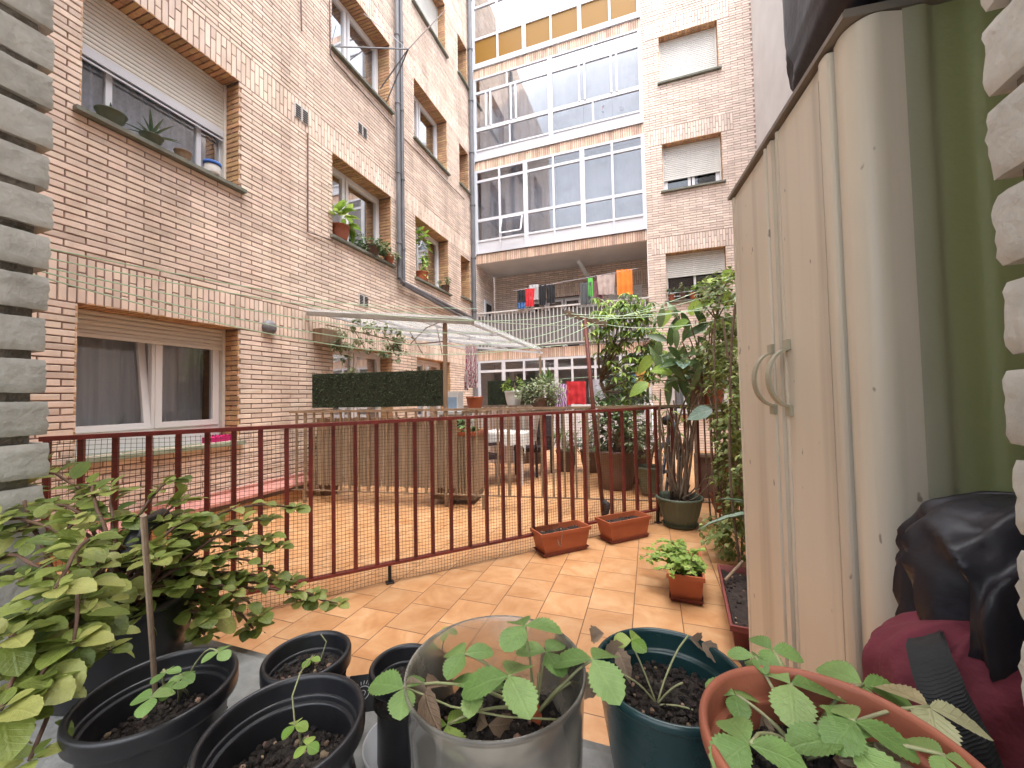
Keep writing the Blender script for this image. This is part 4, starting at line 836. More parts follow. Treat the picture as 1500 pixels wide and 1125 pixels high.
for n_,(x,y,t_) in enumerate(tg_):
    e=at(x,y,t_); s0=src+V((ru(-.05,.05),ru(-.05,.05),0)); NS=max(9,int((e-s0).length/.021)); pts=curve(s0,e,bow=ru(.08,.3),n=NS,wob=.09); ps.tube(pts,[.0030-.0015*i/NS for i in range(NS+1)],seg=6)
    sz=.0225*ru(.8,1.25)*(1.0 if t_<.45 else 1)
    for i in range(3,NS+1):
        p=pts[i]; d=(pts[i]-pts[i-1]).normalized(); f_=i/NS
        if rnd()<.15: continue
        side=d.cross(V((0,0,1))).normalized(); 
        if i%2: side=side*.6+V((ru(-.5,.5),ru(-.5,.5),.4))
        for s_ in (1,-1):
            dd=(side*s_+d*.45+V((0,0,ru(-.05,.25)))).normalized(); l=sz*(.6+.5*f_)*ru(.75,1.2); leaf(pl,p+dd*.006,dd,(ru(-.3,.3),ru(-.45,.1),1),l,l*.80,k=12,droop=ru(.1,.5),fold=ru(.02,.2),ser=.07,peak=.48,e1=.6,e2=.62,m=0 if rnd()<.75 else 1)
    # rosette at the tip
    ax=(pts[-1]-pts[-2]).normalized(); a0=ru(0,6)
    for q in range(8):
        a=a0+q*PI/2+(q//4)*.78; e_=.15+.45*(q//4); dd=V((math.cos(a)*math.cos(e_),math.sin(a)*math.cos(e_),math.sin(e_))); l=sz*(1.0-.4*(q//4))*ru(.85,1.1)
        leaf(pl,pts[-1]+dd*.003,dd,V((0,-.15,1)),l,l*.80,k=12,droop=.25,fold=.08,ser=.07,peak=.48,e1=.6,e2=.62)
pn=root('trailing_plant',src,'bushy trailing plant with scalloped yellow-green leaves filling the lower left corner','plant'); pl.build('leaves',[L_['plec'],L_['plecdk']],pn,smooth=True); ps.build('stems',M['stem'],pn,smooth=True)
# ================================================================ CABINET
cf=V((.270,1.415,0)); cn_=V((.335,.80,0)); ad=(cf-cn_); CLn=ad.length; ad=ad/CLn; an=V((-ad.y,ad.x,0)); ZT=1.825
cab=root('cabinet',(cn_.x,cn_.y,0),'tall beige plastic outdoor cabinet with two doors and a green-mottled side','cabinet')
PC=lambda u,z,n: V((cn_.x,cn_.y,0))+ad*u+an*n+V((0,0,z))
m=MB(); m.pbox(PC,.04,CLn,.05,ZT,-.5,-.03); m.build('body',M['beige'],cab)
def door(u0,u1,r0,r1):
    m=MB(); m.pbox(PC,u0,u1,.06,ZT-.006,-.025,.0)
    def vert(u,w,h,seg=8):
        vs=[]
        for z in (.06,ZT-.006):
            for i in range(seg+1): a=PI*i/seg; vs.append(PC(u+w/2-w/2*math.cos(a),z,.0+h*math.sin(a)**.6))
        m.add(vs,[(i,i+1,seg+2+i,seg+1+i) for i in range(seg)])
    vert(u0,r0,.007); vert(u1-r1,r1,.005)
    m.pbox(PC,u0+r0+.004,u1-r1-.004,.10,ZT-.03,.0002,.003)
    return m.build('door',M['beige'],cab)
d2=door(.056,.286,.034,.010); d1=door(.342,CLn-.004,.008,.018)
m=MB(); m.pbox(PC,.302,.341,.06,ZT-.006,-.02,-.004); m.pbox(PC,.310,.333,.06,ZT-.006,-.0038,.004); m.build('centre_strip',M['beige'],cab)
m=MB(); m.pbox(PC,.2865,.3015,.06,ZT-.01,-.02,-.010); m.build('gap_shade_strip',M['dark'],cab)  # black strip standing in for the shade between the doors
def handle(dr,u,sw_):
    m=MB(); z0,z1=1.165,1.30; zc_=(z0+z1)/2; vs=[];n=18;w=.011
    for i in range(n+1):
        a=PI*i/n; zz=zc_+math.cos(a)*(z1-z0)/2; nn=.006+math.sin(a)*.044; z2=zc_+math.cos(a)*((z1-z0)/2-.005); n2=.006+math.sin(a)*.039
        for uu in (u-w,u+w): vs+=[PC(uu,zz,nn),PC(uu,z2,n2)]
    for i in range(n): a=4*i; m.add([vs[a+j] for j in range(8)],[(0,4,6,2),(1,3,7,5),(0,1,5,4),(2,6,7,3)])
    m.pbox(PC,u-.012,u+.012,z0-.02,z0+.003,.0032,.011).pbox(PC,u-.012,u+.012,z1-.003,z1+.02,.0032,.011)
    return m.build('handle',M['handle'],dr,smooth=False)
handle(d1,.352,1); handle(d2,.264,1)
# rounded corner post
m=MB(); vs=[];seg=26; q0=PC(.052,0,-.004); cx_,cy_=cn_.x+.036,.838; ra=.038
arc=[(q0.x,q0.y)]
for i in range(seg+1):
    a=PI*.93+PI*.62*i/seg; arc.append((cx_+ra*math.cos(a)*1.0,cy_+ra*math.sin(a)*1.12))
arc.append((cx_+.040,.806))
n_=len(arc)
for z in (.03,ZT-.002): vs+=[(x,y,z) for x,y in arc]
m.add(vs,[(i,i+1,n_+1+i,n_+i) for i in range(n_-1)]); m.build('corner_post',M['beige'],cab,smooth=True)
m=MB()
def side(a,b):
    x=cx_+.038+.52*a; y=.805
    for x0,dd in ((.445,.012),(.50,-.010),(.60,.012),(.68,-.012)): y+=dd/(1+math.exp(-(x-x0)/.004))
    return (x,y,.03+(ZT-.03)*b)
m.sheet(150,2,side); m.build('side_panel',M['greenpanel'],cab,smooth=True)
m=MB(); m.pbox(PC,-.008,CLn+.010,ZT,ZT+.010,-.60,.012); m.pbox(PC,-.004,CLn+.004,ZT+.010,ZT+.018,-.59,.006); m.build('lid',M['taupe'],cab)
# black wrapped bundle on the lid
bz=ZT+.019
def wrap(cx,cy,cz,sx,sy,sz,seed,nu=64,nv=40,amp=.12,pw=.5,fr=3):
    m=MB()
    def fn(a,b):
        th=2*PI*a; ph=PI*(b-.5); 
        sg=lambda v,p: math.copysign(abs(v)**p,v)
        x=sg(math.cos(th),pw)*sg(math.cos(ph),pw); y=sg(math.sin(th),pw)*sg(math.cos(ph),pw); z=sg(math.sin(ph),pw)
        n=V((math.cos(th),math.sin(th),math.sin(ph)*.7)); f=abs(noise.noise(n*fr+V((seed,0,0))))*2; f2=noise.noise(n*fr*2.7+V((0,seed,0)))
        k=1-amp*f+amp*.35*f2
        return V((cx+sx*x*k,cy+sy*y*k,cz+sz*z*(1-amp*.4*f)))
    m.sheet(nu,nv,fn); return m
m=wrap(.575,.85,bz+.45,.27,.215,.45,3,amp=.07,pw=.18); tag(m.build('wrapped_bundle',M['tarp'],smooth=True),'tall black plastic-wrapped bundle standing on top of the beige cabinet','bundle')
# black sheet cover lower right and maroon bag
m=wrap(.50,.675,.92,.18,.115,.145,8,amp=.20,pw=.62,fr=2.1,nu=120,nv=90); tag(m.build('black_cover',M['tarp'],smooth=True),'crumpled black waterproof cover slumped beside the cabinet side panel','cover')
mb_=root('maroon_bag',(.42,.52,.70),'maroon canvas bag with a black knit strap under the crumpled black cover','bag')
bgc=at(1475,1080,.47); m=wrap(bgc.x,bgc.y,bgc.z,.135,.09,.135,5,amp=.13,pw=.8,fr=1.7,nu=110,nv=80); m.build('body',M['maroonf'],mb_,smooth=True)
m=MB()
sp_=[at(1366,925,.56),at(1358,928,.50),at(1360,948,.430),at(1378,1000,.39),at(1398,1045,.375),at(1422,1095,.365),at(1450,1160,.36)]
def spl(t): 
    i=min(int(t*6),5); f=t*6-i; g=lambda k: sp_[max(0,min(6,k))]; p0,p1,p2,p3=g(i-1),g(i),g(i+1),g(i+2)
    return .5*((2*p1)+(p2-p0)*f+(2*p0-5*p1+4*p2-p3)*f*f+(3*p1-p0-3*p2+p3)*f**3)
def stf(a,b,o=0):
    p=spl(b); return p+(_r*.95+_u*.30)*(.042*(a-.5))-_f*(.0007*math.sin(b*330)+.004*(1-(2*a-1)**4)+o+.002*noise.noise(V((a*4,b*9,0))))
m.sheet(14,420,lambda a,b: stf(a,b)); m.sheet(14,60,lambda a,b: stf(a,b,-.004))
m.build('strap',M['knit'],mb_)
# ================================================================ PLANTERS on near terrace
def trough(name,c,ang,Lh,Wh,h,matl,label,soilz=.75,tray=True,group='rectangular planters on the terrace'):
    c=V((c[0],c[1],0)); u=V((math.cos(ang),math.sin(ang),0)); v=V((-u.y,u.x,0)); o=root(name,c,label,'planter',group)
    z0=.02 if tray else 0
    def ring(k,z,e=0): return [c+u*(sx*(Lh*k+e))+v*(sy*(Wh*k+e))+V((0,0,z)) for sx,sy in ((-1,-1),(1,-1),(1,1),(-1,1))]
    rs=[ring(.84,z0),ring(.97,z0+h-.025),ring(1,z0+h-.025,.006),ring(1,z0+h,.006),ring(1,z0+h,-.006),ring(.96,z0+h-.02,-.004),ring(.9,z0+h*.5,-.004)]
    m=MB(); vs=[p for r_ in rs for p in r_]; fs=[(i*4+k,i*4+(k+1)%4,(i+1)*4+(k+1)%4,(i+1)*4+k) for i in range(len(rs)-1) for k in range(4)]+[(3,2,1,0)]
    m.add(vs,fs); m.build('trough',M[matl],o)
    if tray:
        m=MB(); rs=[ring(.84,0.002),ring(.95,.03),ring(.93,.03),ring(.86,.012)]; m.add([p for r_ in rs for p in r_],[(i*4+k,i*4+(k+1)%4,(i+1)*4+(k+1)%4,(i+1)*4+k) for i in range(3) for k in range(4)]+[(3,2,1,0)]); m.build('tray',M[matl if matl!='orange' else 'maroonp'],o)
    m=MB(); nn=14; zz=z0+h*soilz
    m.sheet(nn*2,nn,lambda a,b: c+u*(2*a-1)*Lh*.93+v*(2*b-1)*Wh*.90+V((0,0,zz+noise.noise(V((a*9,b*6,c.x)))*.012)))
    for _ in range(80): m.blob(c+u*ru(-.88,.88)*Lh+v*ru(-.82,.82)*Wh+V((0,0,zz)),ru(.003,.010),m=0 if rnd()>.12 else 1)
    m.build('soil',[M['soil'],M['perlite']],o); return o
a1=onz(790,815,0); a2=onz(862,800,0); ang=math.atan2(a2.y-a1.y,a2.x-a1.x)
trough('planter',onz(822,806,.0)[:2],ang,.215,.09,.16,'orange','empty orange rectangular planter on a tray, left of its twin by the railing')
b1=onz(880,795,0); b2=onz(950,780,0); trough('planter',onz(914,788,0)[:2],math.atan2(b2.y-b1.y,b2.x-b1.x),.215,.09,.16,'orange','empty orange rectangular planter on a tray, nearer the round green pot')
m=MB(); m.tube([onz(820,802,.10),onz(812,775,.16),onz(818,768,.19)],.003,seg=5); m.tube([onz(820,802,.10),onz(826,776,.2)],.003,seg=5); tag(m.build('dry_twig',M['stem']),'dry curled twig in the left empty orange planter','twig')
t3=V((.17,2.66,0)); trough('planter',t3[:2],1.52,.20,.095,.15,'orange','small orange planter holding a bushy light green plant')
pl=MB(); ps=MB()
for i in range(46):
    s0=t3+V((ru(-.06,.06),ru(-.16,.16),.14)); e=s0+V((ru(-.16,.12),ru(-.2,.12),ru(.02,.13)))
    if i<7: e=s0+V((-ru(.15,.27),ru(-.05,.1),ru(.0,.05)))
    pts=curve(s0,e,.2,7,.1); ps.tube(pts,.002,seg=4)
    for p in pts[2:]:
        for s_ in (1,-1,.5): leaf(pl,p,rdir(-.1,.6),(0,-.3,1),ru(.022,.038),ru(.018,.028),k=4,droop=.3)
pn=root('bushy_plant',t3+V((0,0,.12)),'low bushy plant with light green leaves in the small orange planter','plant'); pl.build('leaves',L_['bright'],pn); ps.build('stems',M['gstem'],pn)
t4=V((.47,2.33,0)); trough('planter',t4[:2],1.50,.34,.135,.17,'maroonp','long maroon planter of bare soil next to the cabinet edge',tray=False,soilz=.85)
m=MB(); m.tube([onz(1062,850,.17),onz(1088,822,.25)],.008,seg=8); tag(m.build('bamboo_cane',M['wood']),'short wooden cane leaning in the long maroon planter','cane')
m=MB(); m.lathe((.42,1.93,0),[(0,0),(.07,0),(.095,.06),(.1,.065),(.092,.06),(.07,.02),(0,.02)],seg=32); tag(m.build('pot_saucer',M['dark'],smooth=True),'dark empty dish on the tiles below the maroon planter','dish')
# round green pot with tall bare-stemmed plant
gp=V((.225,3.93,0)); GPt=root('plant_pot',gp,'round fluted moss-green pot on the tiles beside the fence corner','plant pot'); bigpot(GPt,gp,.20,.27,'greenpot',flute=.012,nf=26,taper=.62); m=MB(); m.lathe(gp,[(0,.0),(.13,0),(.15,.025),(.155,.03),(.145,.028),(.12,.012),(0,.012)],seg=32); m.build('saucer',M['greenpot'],GPt,smooth=True); soil(GPt,gp,.175,.225,n=60)
pl=MB(); ps=MB()
for i in range(13):
    s0=gp+V((ru(-.07,.07),ru(-.07,.07),.22)); e=gp+V((ru(-.22,.32),ru(-.25,.2),ru(.75,1.25))); pts=curve(s0,e,.02,8,.06); ps.tube(pts,[.013-.0008*k for k in range(9)],seg=6)
    if i%2==0:
        for q in range(3): leaf(pl,pts[-1-q],rdir(-.4,.2),(0,-.4,1),.07,.022,k=4,droop=.6)
for i in range(7):
    s0=gp+V((ru(-.05,.05),ru(-.05,.05),.22)); e=gp+V((ru(-.22,.3),ru(-.2,.1),ru(.28,.5))); ps.tube(curve(s0,e,-.1,6,.1),[.006]*7,seg=5)
# main trunk up to the big leaves
tk=curve(gp+V((.02,0,.22)),at(1030,560,3.72),.0,10,.02); ps.tube(tk,[.020-.0008*k for k in range(11)],seg=8)
tp=tk[-1]
big=[(985,545,3.6,-2.0,0),(960,520,3.7,2.9,0),(1000,500,3.7,1.8,0),(1010,470,3.6,2.4,0),(1040,480,3.5,.9,0),(1070,465,3.4,.3,0),(1060,500,3.5,-.5,0),(1040,520,3.6,-.9,0),(1000,530,3.6,-1.6,1),(1020,435,3.6,1.6,0),(1060,425,3.5,1.2,0),(985,455,3.8,2.7,0),(1075,545,3.3,-.3,0),(1045,600,3.1,3,1),(1060,610,3.1,-1,0),(1075,395,3.4,1.6,0),(1050,415,3.4,2,0),(1030,420,3.4,1.4,1),(1080,480,3.3,-2,0),(950,560,3.6,-2.5,0),(1052,440,3.4,2.6,0),(1078,430,3.2,.8,1)]
for x,y,t_,ya,mi in big:
    c_=at(x,y,t_); ps.tube(curve(tp if y>440 else at(1050,470,3.5),c_,.06,6,.05),.006,seg=5)
    el=ru(-.7,.35); d=V((math.cos(ya)*math.cos(el),math.sin(ya)*.5*math.cos(el),math.sin(el))); leaf(pl,c_,d,(ru(-.3,.3),-.9,.7),ru(.20,.30),ru(.11,.16),k=8,droop=.25,fold=.1,peak=.4,m=1 if mi else 0)
for i in range(60):
    c_=at(ru(965,1085),ru(455,560),ru(3.5,3.9)); d=V((ru(-.6,.6),ru(-.3,.3),ru(-1,.6))); leaf(pl,c_,d,(0,-1,.4),ru(.18,.32),ru(.05,.09),k=6,droop=.3,m=2)
pn=root('rubber_tree',gp+V((0,0,.22)),'tall plant with grey bare stems and big glossy leaves rising from the moss-green pot','plant'); pl.build('leaves',[L_['bright'],L_['wax'],L_['deep']],pn,smooth=True); ps.build('stems',M['bark'],pn,smooth=True)
# red-brown hanging bud, orange leaf
m=MB(); p=at(1068,515,3.3); m.lathe(p-V((0,0,.0)),[(0,.0),(.022,-.03),(.028,-.08),(.018,-.14),(0,-.18)],seg=12); m.build('flower_spike',M['maroonp'],pn,smooth=True)
# vine curtain on trellis at right
tv=root('climbing_vine',(.78,3.1,0),'dense climbing vine of small yellow-green leaves beside the cabinet edge','plant')
pl=MB(); ps=MB()
for x in (.50,.58,.70,.85):
    for y in (2.75,3.2,3.7,4.1): ps.tube(curve((x,y,0),(x+ru(-.1,.1),y+ru(-.1,.1),1.75),0,8,.03),.008,seg=5)
for (cx,cy,cz,rx,ry,rz,n) in ((.56,3.1,.62,.15,.30,.36,850),(.56,3.35,1.15,.15,.4,.42,850),(.60,3.75,1.6,.20,.4,.28,420),(.50,3.2,.20,.17,.30,.18,380),(.56,2.8,.95,.12,.2,.4,350),(.80,3.4,.9,.2,.6,.7,500),(.62,3.6,1.95,.26,.35,.28,420),(.45,3.9,1.45,.25,.25,.25,220)):
    cloud(pl,(cx,cy,cz),(rx,ry,rz),n,.042,ratio=.75,k=3,el=(-1,.3))
pl.build('leaves',L_['vine'],tv); ps.build('stems',M['bark'],tv)
# aloe in grey pot
ap=V((.62,2.62,0)); AP=root('plant_pot',ap,'tall grey pot holding the aloe by the cabinet edge','plant pot'); bigpot(AP,ap,.13,.50,'pipe',taper=.75); soil(AP,ap,.11,.44,n=30)
pl=MB(); c_=ap+V((0,0,.46))
for i in range(15):
    a=i*2.4; e=ru(.0,.9); d=V((math.cos(a)*math.cos(e),math.sin(a)*math.cos(e),math.sin(e))); leaf(pl,c_+V((0,0,.02)),d,(0,0,1),ru(.26,.38),.055,k=10,droop=.5,fold=.35,ser=.12,peak=.2)
pn=root('aloe',c_,'blue-green toothed aloe reaching out from behind the cabinet edge','plant'); pl.build('leaves',L_['aloe'],pn)
# shelf with small pots beyond the corner
def potplant(x,y,t_,r,h,pm,lm,n,rad,ls,label,plabel,nm='potted_shrub',z=None,ratio=.5,k=3,up=None,pos=None,tray=False,shell=.3,el=(-.5,.7),taper=.7,stem=6):
    p=V(pos) if pos is not None else at(x,y,t_); 
    o=root('plant_pot',p,plabel,'plant pot'); bigpot(o,p,r,h,pm,taper=taper); soil(o,p,r*.86,p.z+h*.82,n=14)
    pn=root(nm,p+V((0,0,h*.85)),label,'plant'); pl=MB(); ps=MB(); c_=p+V((0,0,h+(up if up is not None else rad[2]*.8)))
    for i in range(stem): ps.tube(curve(p+V((0,0,h*.8)),c_+V((ru(-1,1)*rad[0]*.6,ru(-1,1)*rad[1]*.6,ru(-.2,.7)*rad[2])),.05,6,.06),[max(.0025,ls*.07)]*7,seg=5)
    cloud(pl,c_,rad,n,ls,ratio=ratio,k=k,shell=shell,el=el); pl.build('leaves',L_[lm],pn); ps.build('stems',M['bark'],pn); return p
m=MB(); m.box(.42,1.25,4.75,4.95,1.02,1.05).box(.45,.49,4.78,4.82,0,1.02).box(1.18,1.22,4.78,4.82,0,1.02).box(.45,1.22,4.80,4.94,.5,.53).box(.45,1.22,4.82,4.94,.05,.5,1); tag(m.build('plant_shelf',[M['bark'],M['brownpot']]),'dark wooden plant shelf behind the fence at the right','shelf')
potplant(0,0,0,.11,.20,'orange','deep',60,(.15,.1,.1),.12,'dark strap-leaved plant above the orange pot on the shelf','orange pot standing on the dark wooden shelf at right',pos=(.66,4.85,1.05))
potplant(0,0,0,.12,.24,'brownpot','deep',160,(.22,.16,.22),.16,'dark long-leaved plant in the black pot on the shelf','dark pot left of the orange one on the wooden shelf',pos=(.50,4.85,1.05),ratio=.2)
potplant(0,0,0,.13,.16,'terra','vine',120,(.16,.14,.10),.05,'small trailing plant in the low clay pot by the far railing','low wide clay pot on the tiles right of the moss-green pot',pos=(.62,4.05,.12))
# ================================================================ FAR TERRACE THINGS
# reed screen
sr=MB(); rs0=GA+gd*.33-gn*.05; 
for i in range(95):
    a=i*.0185; p=rs0+gd*a
    sr.obox(p+V((0,0,.60)),gd*.0082,gn*.004+V((0,0,0)),V((ru(-.004,.004),ru(-.004,.004),.395+ru(-.006,.01))))
scr=root('reed_screen',rs0,'screen of upright tan reeds tied behind the tan railing','screen'); sr.build('reeds',M['reed'],scr)
m=MB()
for z in (.3,.95): m.bar(rs0+V((0,0,z))-gn*.010,rs0+gd*1.75+V((0,0,z))-gn*.010,.008,.02)
m.build('batten',M['wood'],scr)
# tall planter box behind
pc=V((-2.16,4.22,0)); u_=gd; v_=gn
def ppt(a,b,z): return pc+u_*a+v_*b+V((0,0,z))
tb=root('planter',pc,'tall brown slatted planter with an orange rim at the end of the reed screen','planter','large planters on the far terrace')
m=MB(); m.hexa([ppt(-.24,-.2,.12),ppt(.24,-.2,.12),ppt(.24,.2,.12),ppt(-.24,.2,.12),ppt(-.27,-.23,.78),ppt(.27,-.23,.78),ppt(.27,.23,.78),ppt(-.27,.23,.78)])
for i in range(14):
    for sd_ in (-1,1):
        a=-.22+i*.034; m.hexa([ppt(a-.012,sd_*.215-.01,.13),ppt(a+.012,sd_*.215-.01,.13),ppt(a+.012,sd_*.215+.01,.13),ppt(a-.012,sd_*.215+.01,.13),ppt(a-.012,sd_*.245-.01,.77),ppt(a+.012,sd_*.245-.01,.77),ppt(a+.012,sd_*.245+.01,.77),ppt(a-.012,sd_*.245+.01,.77)])
m.build('box',M['reed'],tb); m=MB()
for a,b,c,d in ((-.29,.29,-.25,-.21),(-.29,.29,.21,.25),(-.29,-.25,-.21,.21),(.25,.29,-.21,.21)): m.hexa([ppt(a,c,.78),ppt(b,c,.78),ppt(b,d,.78),ppt(a,d,.78),ppt(a,c,.82),ppt(b,c,.82),ppt(b,d,.82),ppt(a,d,.82)])
m.build('rim',M['orange'],tb); m=MB(); m.hexa([ppt(-.24,-.2,.05),ppt(.24,-.2,.05),ppt(.24,.2,.05),ppt(-.24,.2,.05),ppt(-.24,-.2,.119),ppt(.24,-.2,.119),ppt(.24,.2,.119),ppt(-.24,.2,.119)]); m.build('pallet_base',M['bark'],tb); soil(tb,pc,.2,.76,n=20)
pl=MB(); ps=MB(); cloud(pl,pc+V((.1,0,.86)),(.16,.16,.10),90,.10,ratio=.3,el=(-.8,.6)); 
for i in range(12): leaf(pl,pc+V((.22,-.1,.70)),rdir(-1,.0),(0,-1,1),.09,.05,k=4)
pn=root('strap_plant',pc+V((0,0,.78)),'small green plant spilling from the tall slatted planter','plant'); pl.build('leaves',L_['mid'],pn)
# artificial hedges
def hedge(a,b,z0,z1,label,th=.05):
    a=V(a);b=V(b); d=(b-a); L=d.length; d/=L; n=V((d.y,-d.x,0)); o=root('artificial_hedge',a,label,'hedge panel','dark artificial hedge panels'); m=MB(); m.obox((a+b)/2+V((0,0,(z0+z1)/2)),d*L/2,n*th*.5,V((0,0,(z1-z0)/2-.02))); m.build('backing',M['astro'],o)
    m=MB()
    for i in range(int(L*(z1-z0)*4200)):
        p=a+d*ru(0,L)+V((0,0,ru(z0,z1)))+n*(th*.5); dd=(n*ru(.3,1)+V((ru(-1,1),ru(-1,1),ru(-1,1.2)))*.7).normalized(); s=dd.cross(V((rnd(),rnd(),rnd()))).normalized()*.003
        l=ru(.02,.04); m.add([p-s,p+s,p+dd*l],[(0,1,2)])
    m.build('needles',M['needle'],o); return o
h0=ony(450,600,3.72); 
hedge((-3.84,3.70,0),(-2.20,3.93,0),1.10,1.545,'nearer dark green artificial hedge panel above the reed screen')
hedge((-2.75,6.55,0),(-1.82,6.62,0),1.0,1.52,'farther dark green artificial hedge panel behind the striped cloth')
# striped cloth screen
st_=root('striped_screen',(-2.4,6.2,0),'striped grey-brown cloth screen hanging on a rail across the far terrace','screen')
m=MB(); sa=V((-3.2,5.95,0)); sb=V((-1.68,6.15,0))
def sf(a,b): p=sa.lerp(sb,a); return p+V((0,.035*math.sin(a*46),.12+.93*b))
m.sheet(200,4,sf); m.build('cloth',M['stripe'],st_,smooth=True); m=MB(); m.bar(sa+V((0,0,1.06)),sb+V((0,0,1.06)),.04,.03); m.build('rail',M['bark'],st_)
for q in (sa,sb): m=MB(); m.tube([q,q+V((0,0,1.06))],.015,seg=6); m.build('post',M['bark'],st_)
# table with cloth + chairs
tc0=V((-1.95,5.35,0)); tbl=root('table',tc0,'small table draped in a white cloth on the far terrace','table')
m=MB(); 
def tf(a,b):
    x=(a-.5)*1.0; y=(b-.5)*.9; ex=max(abs(x)-.33,0); ey=max(abs(y)-.28,0); e=ex+ey; return tc0+V((max(-.33,min(.33,x))+math.copysign(ex*.15,x),max(-.28,min(.28,y))+math.copysign(ey*.15,y),.72-e*1.0+.012*math.sin(x*30+y*25)*min(1,e*8)))
m.sheet(40,36,tf); m.build('tablecloth',cloth('white_tablecloth',(.70,.68,.66)),tbl,smooth=True)
for sx in (-1,1):
    for sy in (-1,1): m=MB(); m.tube([tc0+V((sx*.28,sy*.22,0)),tc0+V((sx*.28,sy*.22,.70))],.014,seg=8); m.build('leg',M['alu'],tbl)
def chair(c,a,label):
    c=V(c); o=root('wicker_chair',c,label,'chair','dark wicker chairs by the table'); u=V((math.cos(a),math.sin(a),0)); v=V((-u.y,u.x,0))
    m=MB(); m.obox(c+V((0,0,.40)),u*.22,v*.22,V((0,0,.03))); m.build('seat',M['chair'],o); m=MB(); m.obox(c-u*.22+V((0,0,.66)),u*.02,v*.22,V((-u.x*.04,-u.y*.04,.24))); m.build('backrest',M['chair'],o)
    for s_ in (-1,1): m=MB(); m.obox(c+v*.23*s_+V((0,0,.58)),u*.20,v*.02,V((0,0,.02))); m.build('armrest',M['chair'],o)
    for s1 in (-1,1):
        for s2 in (-1,1): m=MB(); m.bar(c+u*.2*s1+v*.2*s2,c+u*.2*s1+v*.2*s2+V((0,0,.58 if s1>0 else .37)),.03); m.build('leg',M['chair'],o)
chair((-2.25,4.98,0),.9,'dark wicker chair in front of the white-clothed table'); chair((-1.75,5.95,0),-1.9,'dark wicker chair behind the white-clothed table')
# cooler/box with pot and folded parasol
m=MB(); m.box(-2.78,-2.42,4.85,5.15,.0,.98).box(-2.80,-2.40,4.83,5.17,.98,1.02); tag(m.build('storage_box',M['boil']),'white storage cupboard behind the canopy post','cupboard')
m=MB(); m.box(-2.70,-2.52,4.92,5.08,1.021,1.30).box(-2.68,-2.54,4.915,4.919,1.05,1.22,1); tag(m.build('water_jug',[M['white'],cloth('faded_blue',(.30,.42,.58))]),'white and blue container on the white cupboard','container')
potplant(0,0,0,.10,.15,'orange','mid',0,(.1,.1,.1),.05,'bare soil','plain orange pot standing before the hanging tea towel',pos=(-2.36,5.02,1.03)) if False else None
o=root('plant_pot',(-2.32,4.98,1.06),'plain orange pot on the railing ledge below the hanging tea towel','plant pot'); bigpot(o,(-2.28,4.95,1.03),.12,.19,'orange',taper=.72); soil(o,(-2.28,4.95),.105,1.20,n=20)
m=MB(); m.box(-2.42,-2.12,4.82,5.1,1.0,1.028); tag(m.build('pot_board',M['wood']),'small board carrying the plain orange pot','board')
def hang(name,pts4,label,matl,cat='cloth',seg=(10,12),wob=.03,group=None,taper=1,nf=3):
    a,b,h=V(pts4[0]),V(pts4[1]),pts4[2]; d=(b-a); n=V((d.y,-d.x,0)).normalized(); m=MB()
    mid=(a+b)/2; sd_=rnd()*9
    def fn(u,w,s=0):
        top=a.lerp(b,u)-V((0,0,abs(math.sin(u*PI*nf))*.012)); tp_=1-(1-taper)*w
        p=mid+(top-mid)*tp_; p.z=top.z-h*w*(1+.06*noise.noise(V((u*3,sd_,1)))); return p+n*(wob*w*math.sin(u*PI*nf*2+sd_)+.012*noise.noise(V((u*4,w*4,sd_)))+s)
    m.sheet(seg[0]*2,seg[1],lambda u,w: fn(u,w)); m.sheet(seg[0]*2,seg[1],lambda u,w: fn(u,w,.003))
    return tag(m.build(name,matl,smooth=True),label,cat,group)
hang('tea_towel',(V((-2.40,4.95,1.95)),V((-2.24,4.95,1.95)),.62),'checked tea towel hanging under the canopy edge',M['check'],'towel',taper=1.3,wob=.05)
GR='clothes on the ground-floor line'
for x0,x1,y0,y1,Y,nm,lab,mt_ in ((806,836,562,600,7.0,'patterned_cloth','purple patterned cloth hanging left of the red towel',M['purple']),(830,858,558,592,6.9,'towel','bright red towel hanging on the ground-floor line',cloth('bright_red_cloth',(.62,.03,.04))),(862,886,555,585,7.1,'sheet','pale lilac sheet hanging right of the red towel',cloth('pale_lilac_cloth',(.50,.50,.58))),(932,952,542,566,7.2,'bib_cloth','yellow-orange cloth hanging near the brick pier',cloth('amber_cloth',(.62,.34,.08))),(926,934,548,570,7.25,'blue_cloth','narrow blue cloth beside the yellow-orange cloth',cloth('denim_blue_cloth',(.12,.22,.36))),(895,912,550,572,7.3,'dark_cloth','dark grey cloth between the lilac and amber cloths',cloth('charcoal_cloth',(.05,.05,.06)))):
    p=ony(x0,y0,Y); q=ony(x1,y0,Y); r_=ony(x0,y1,Y); hang(nm,(p,q,p.z-r_.z),lab,mt_,'laundry',group=GR,wob=.02)
m=MB(); m.tube([ony(795,557,7.0),ony(880,551,7.05),ony(955,541,7.25)],.004,seg=4); tag(m.build('clothesline',M['cord']),'ground-floor washing line holding the red towel','clothesline')
GB='laundry on the balcony line'
Yb=K-.12
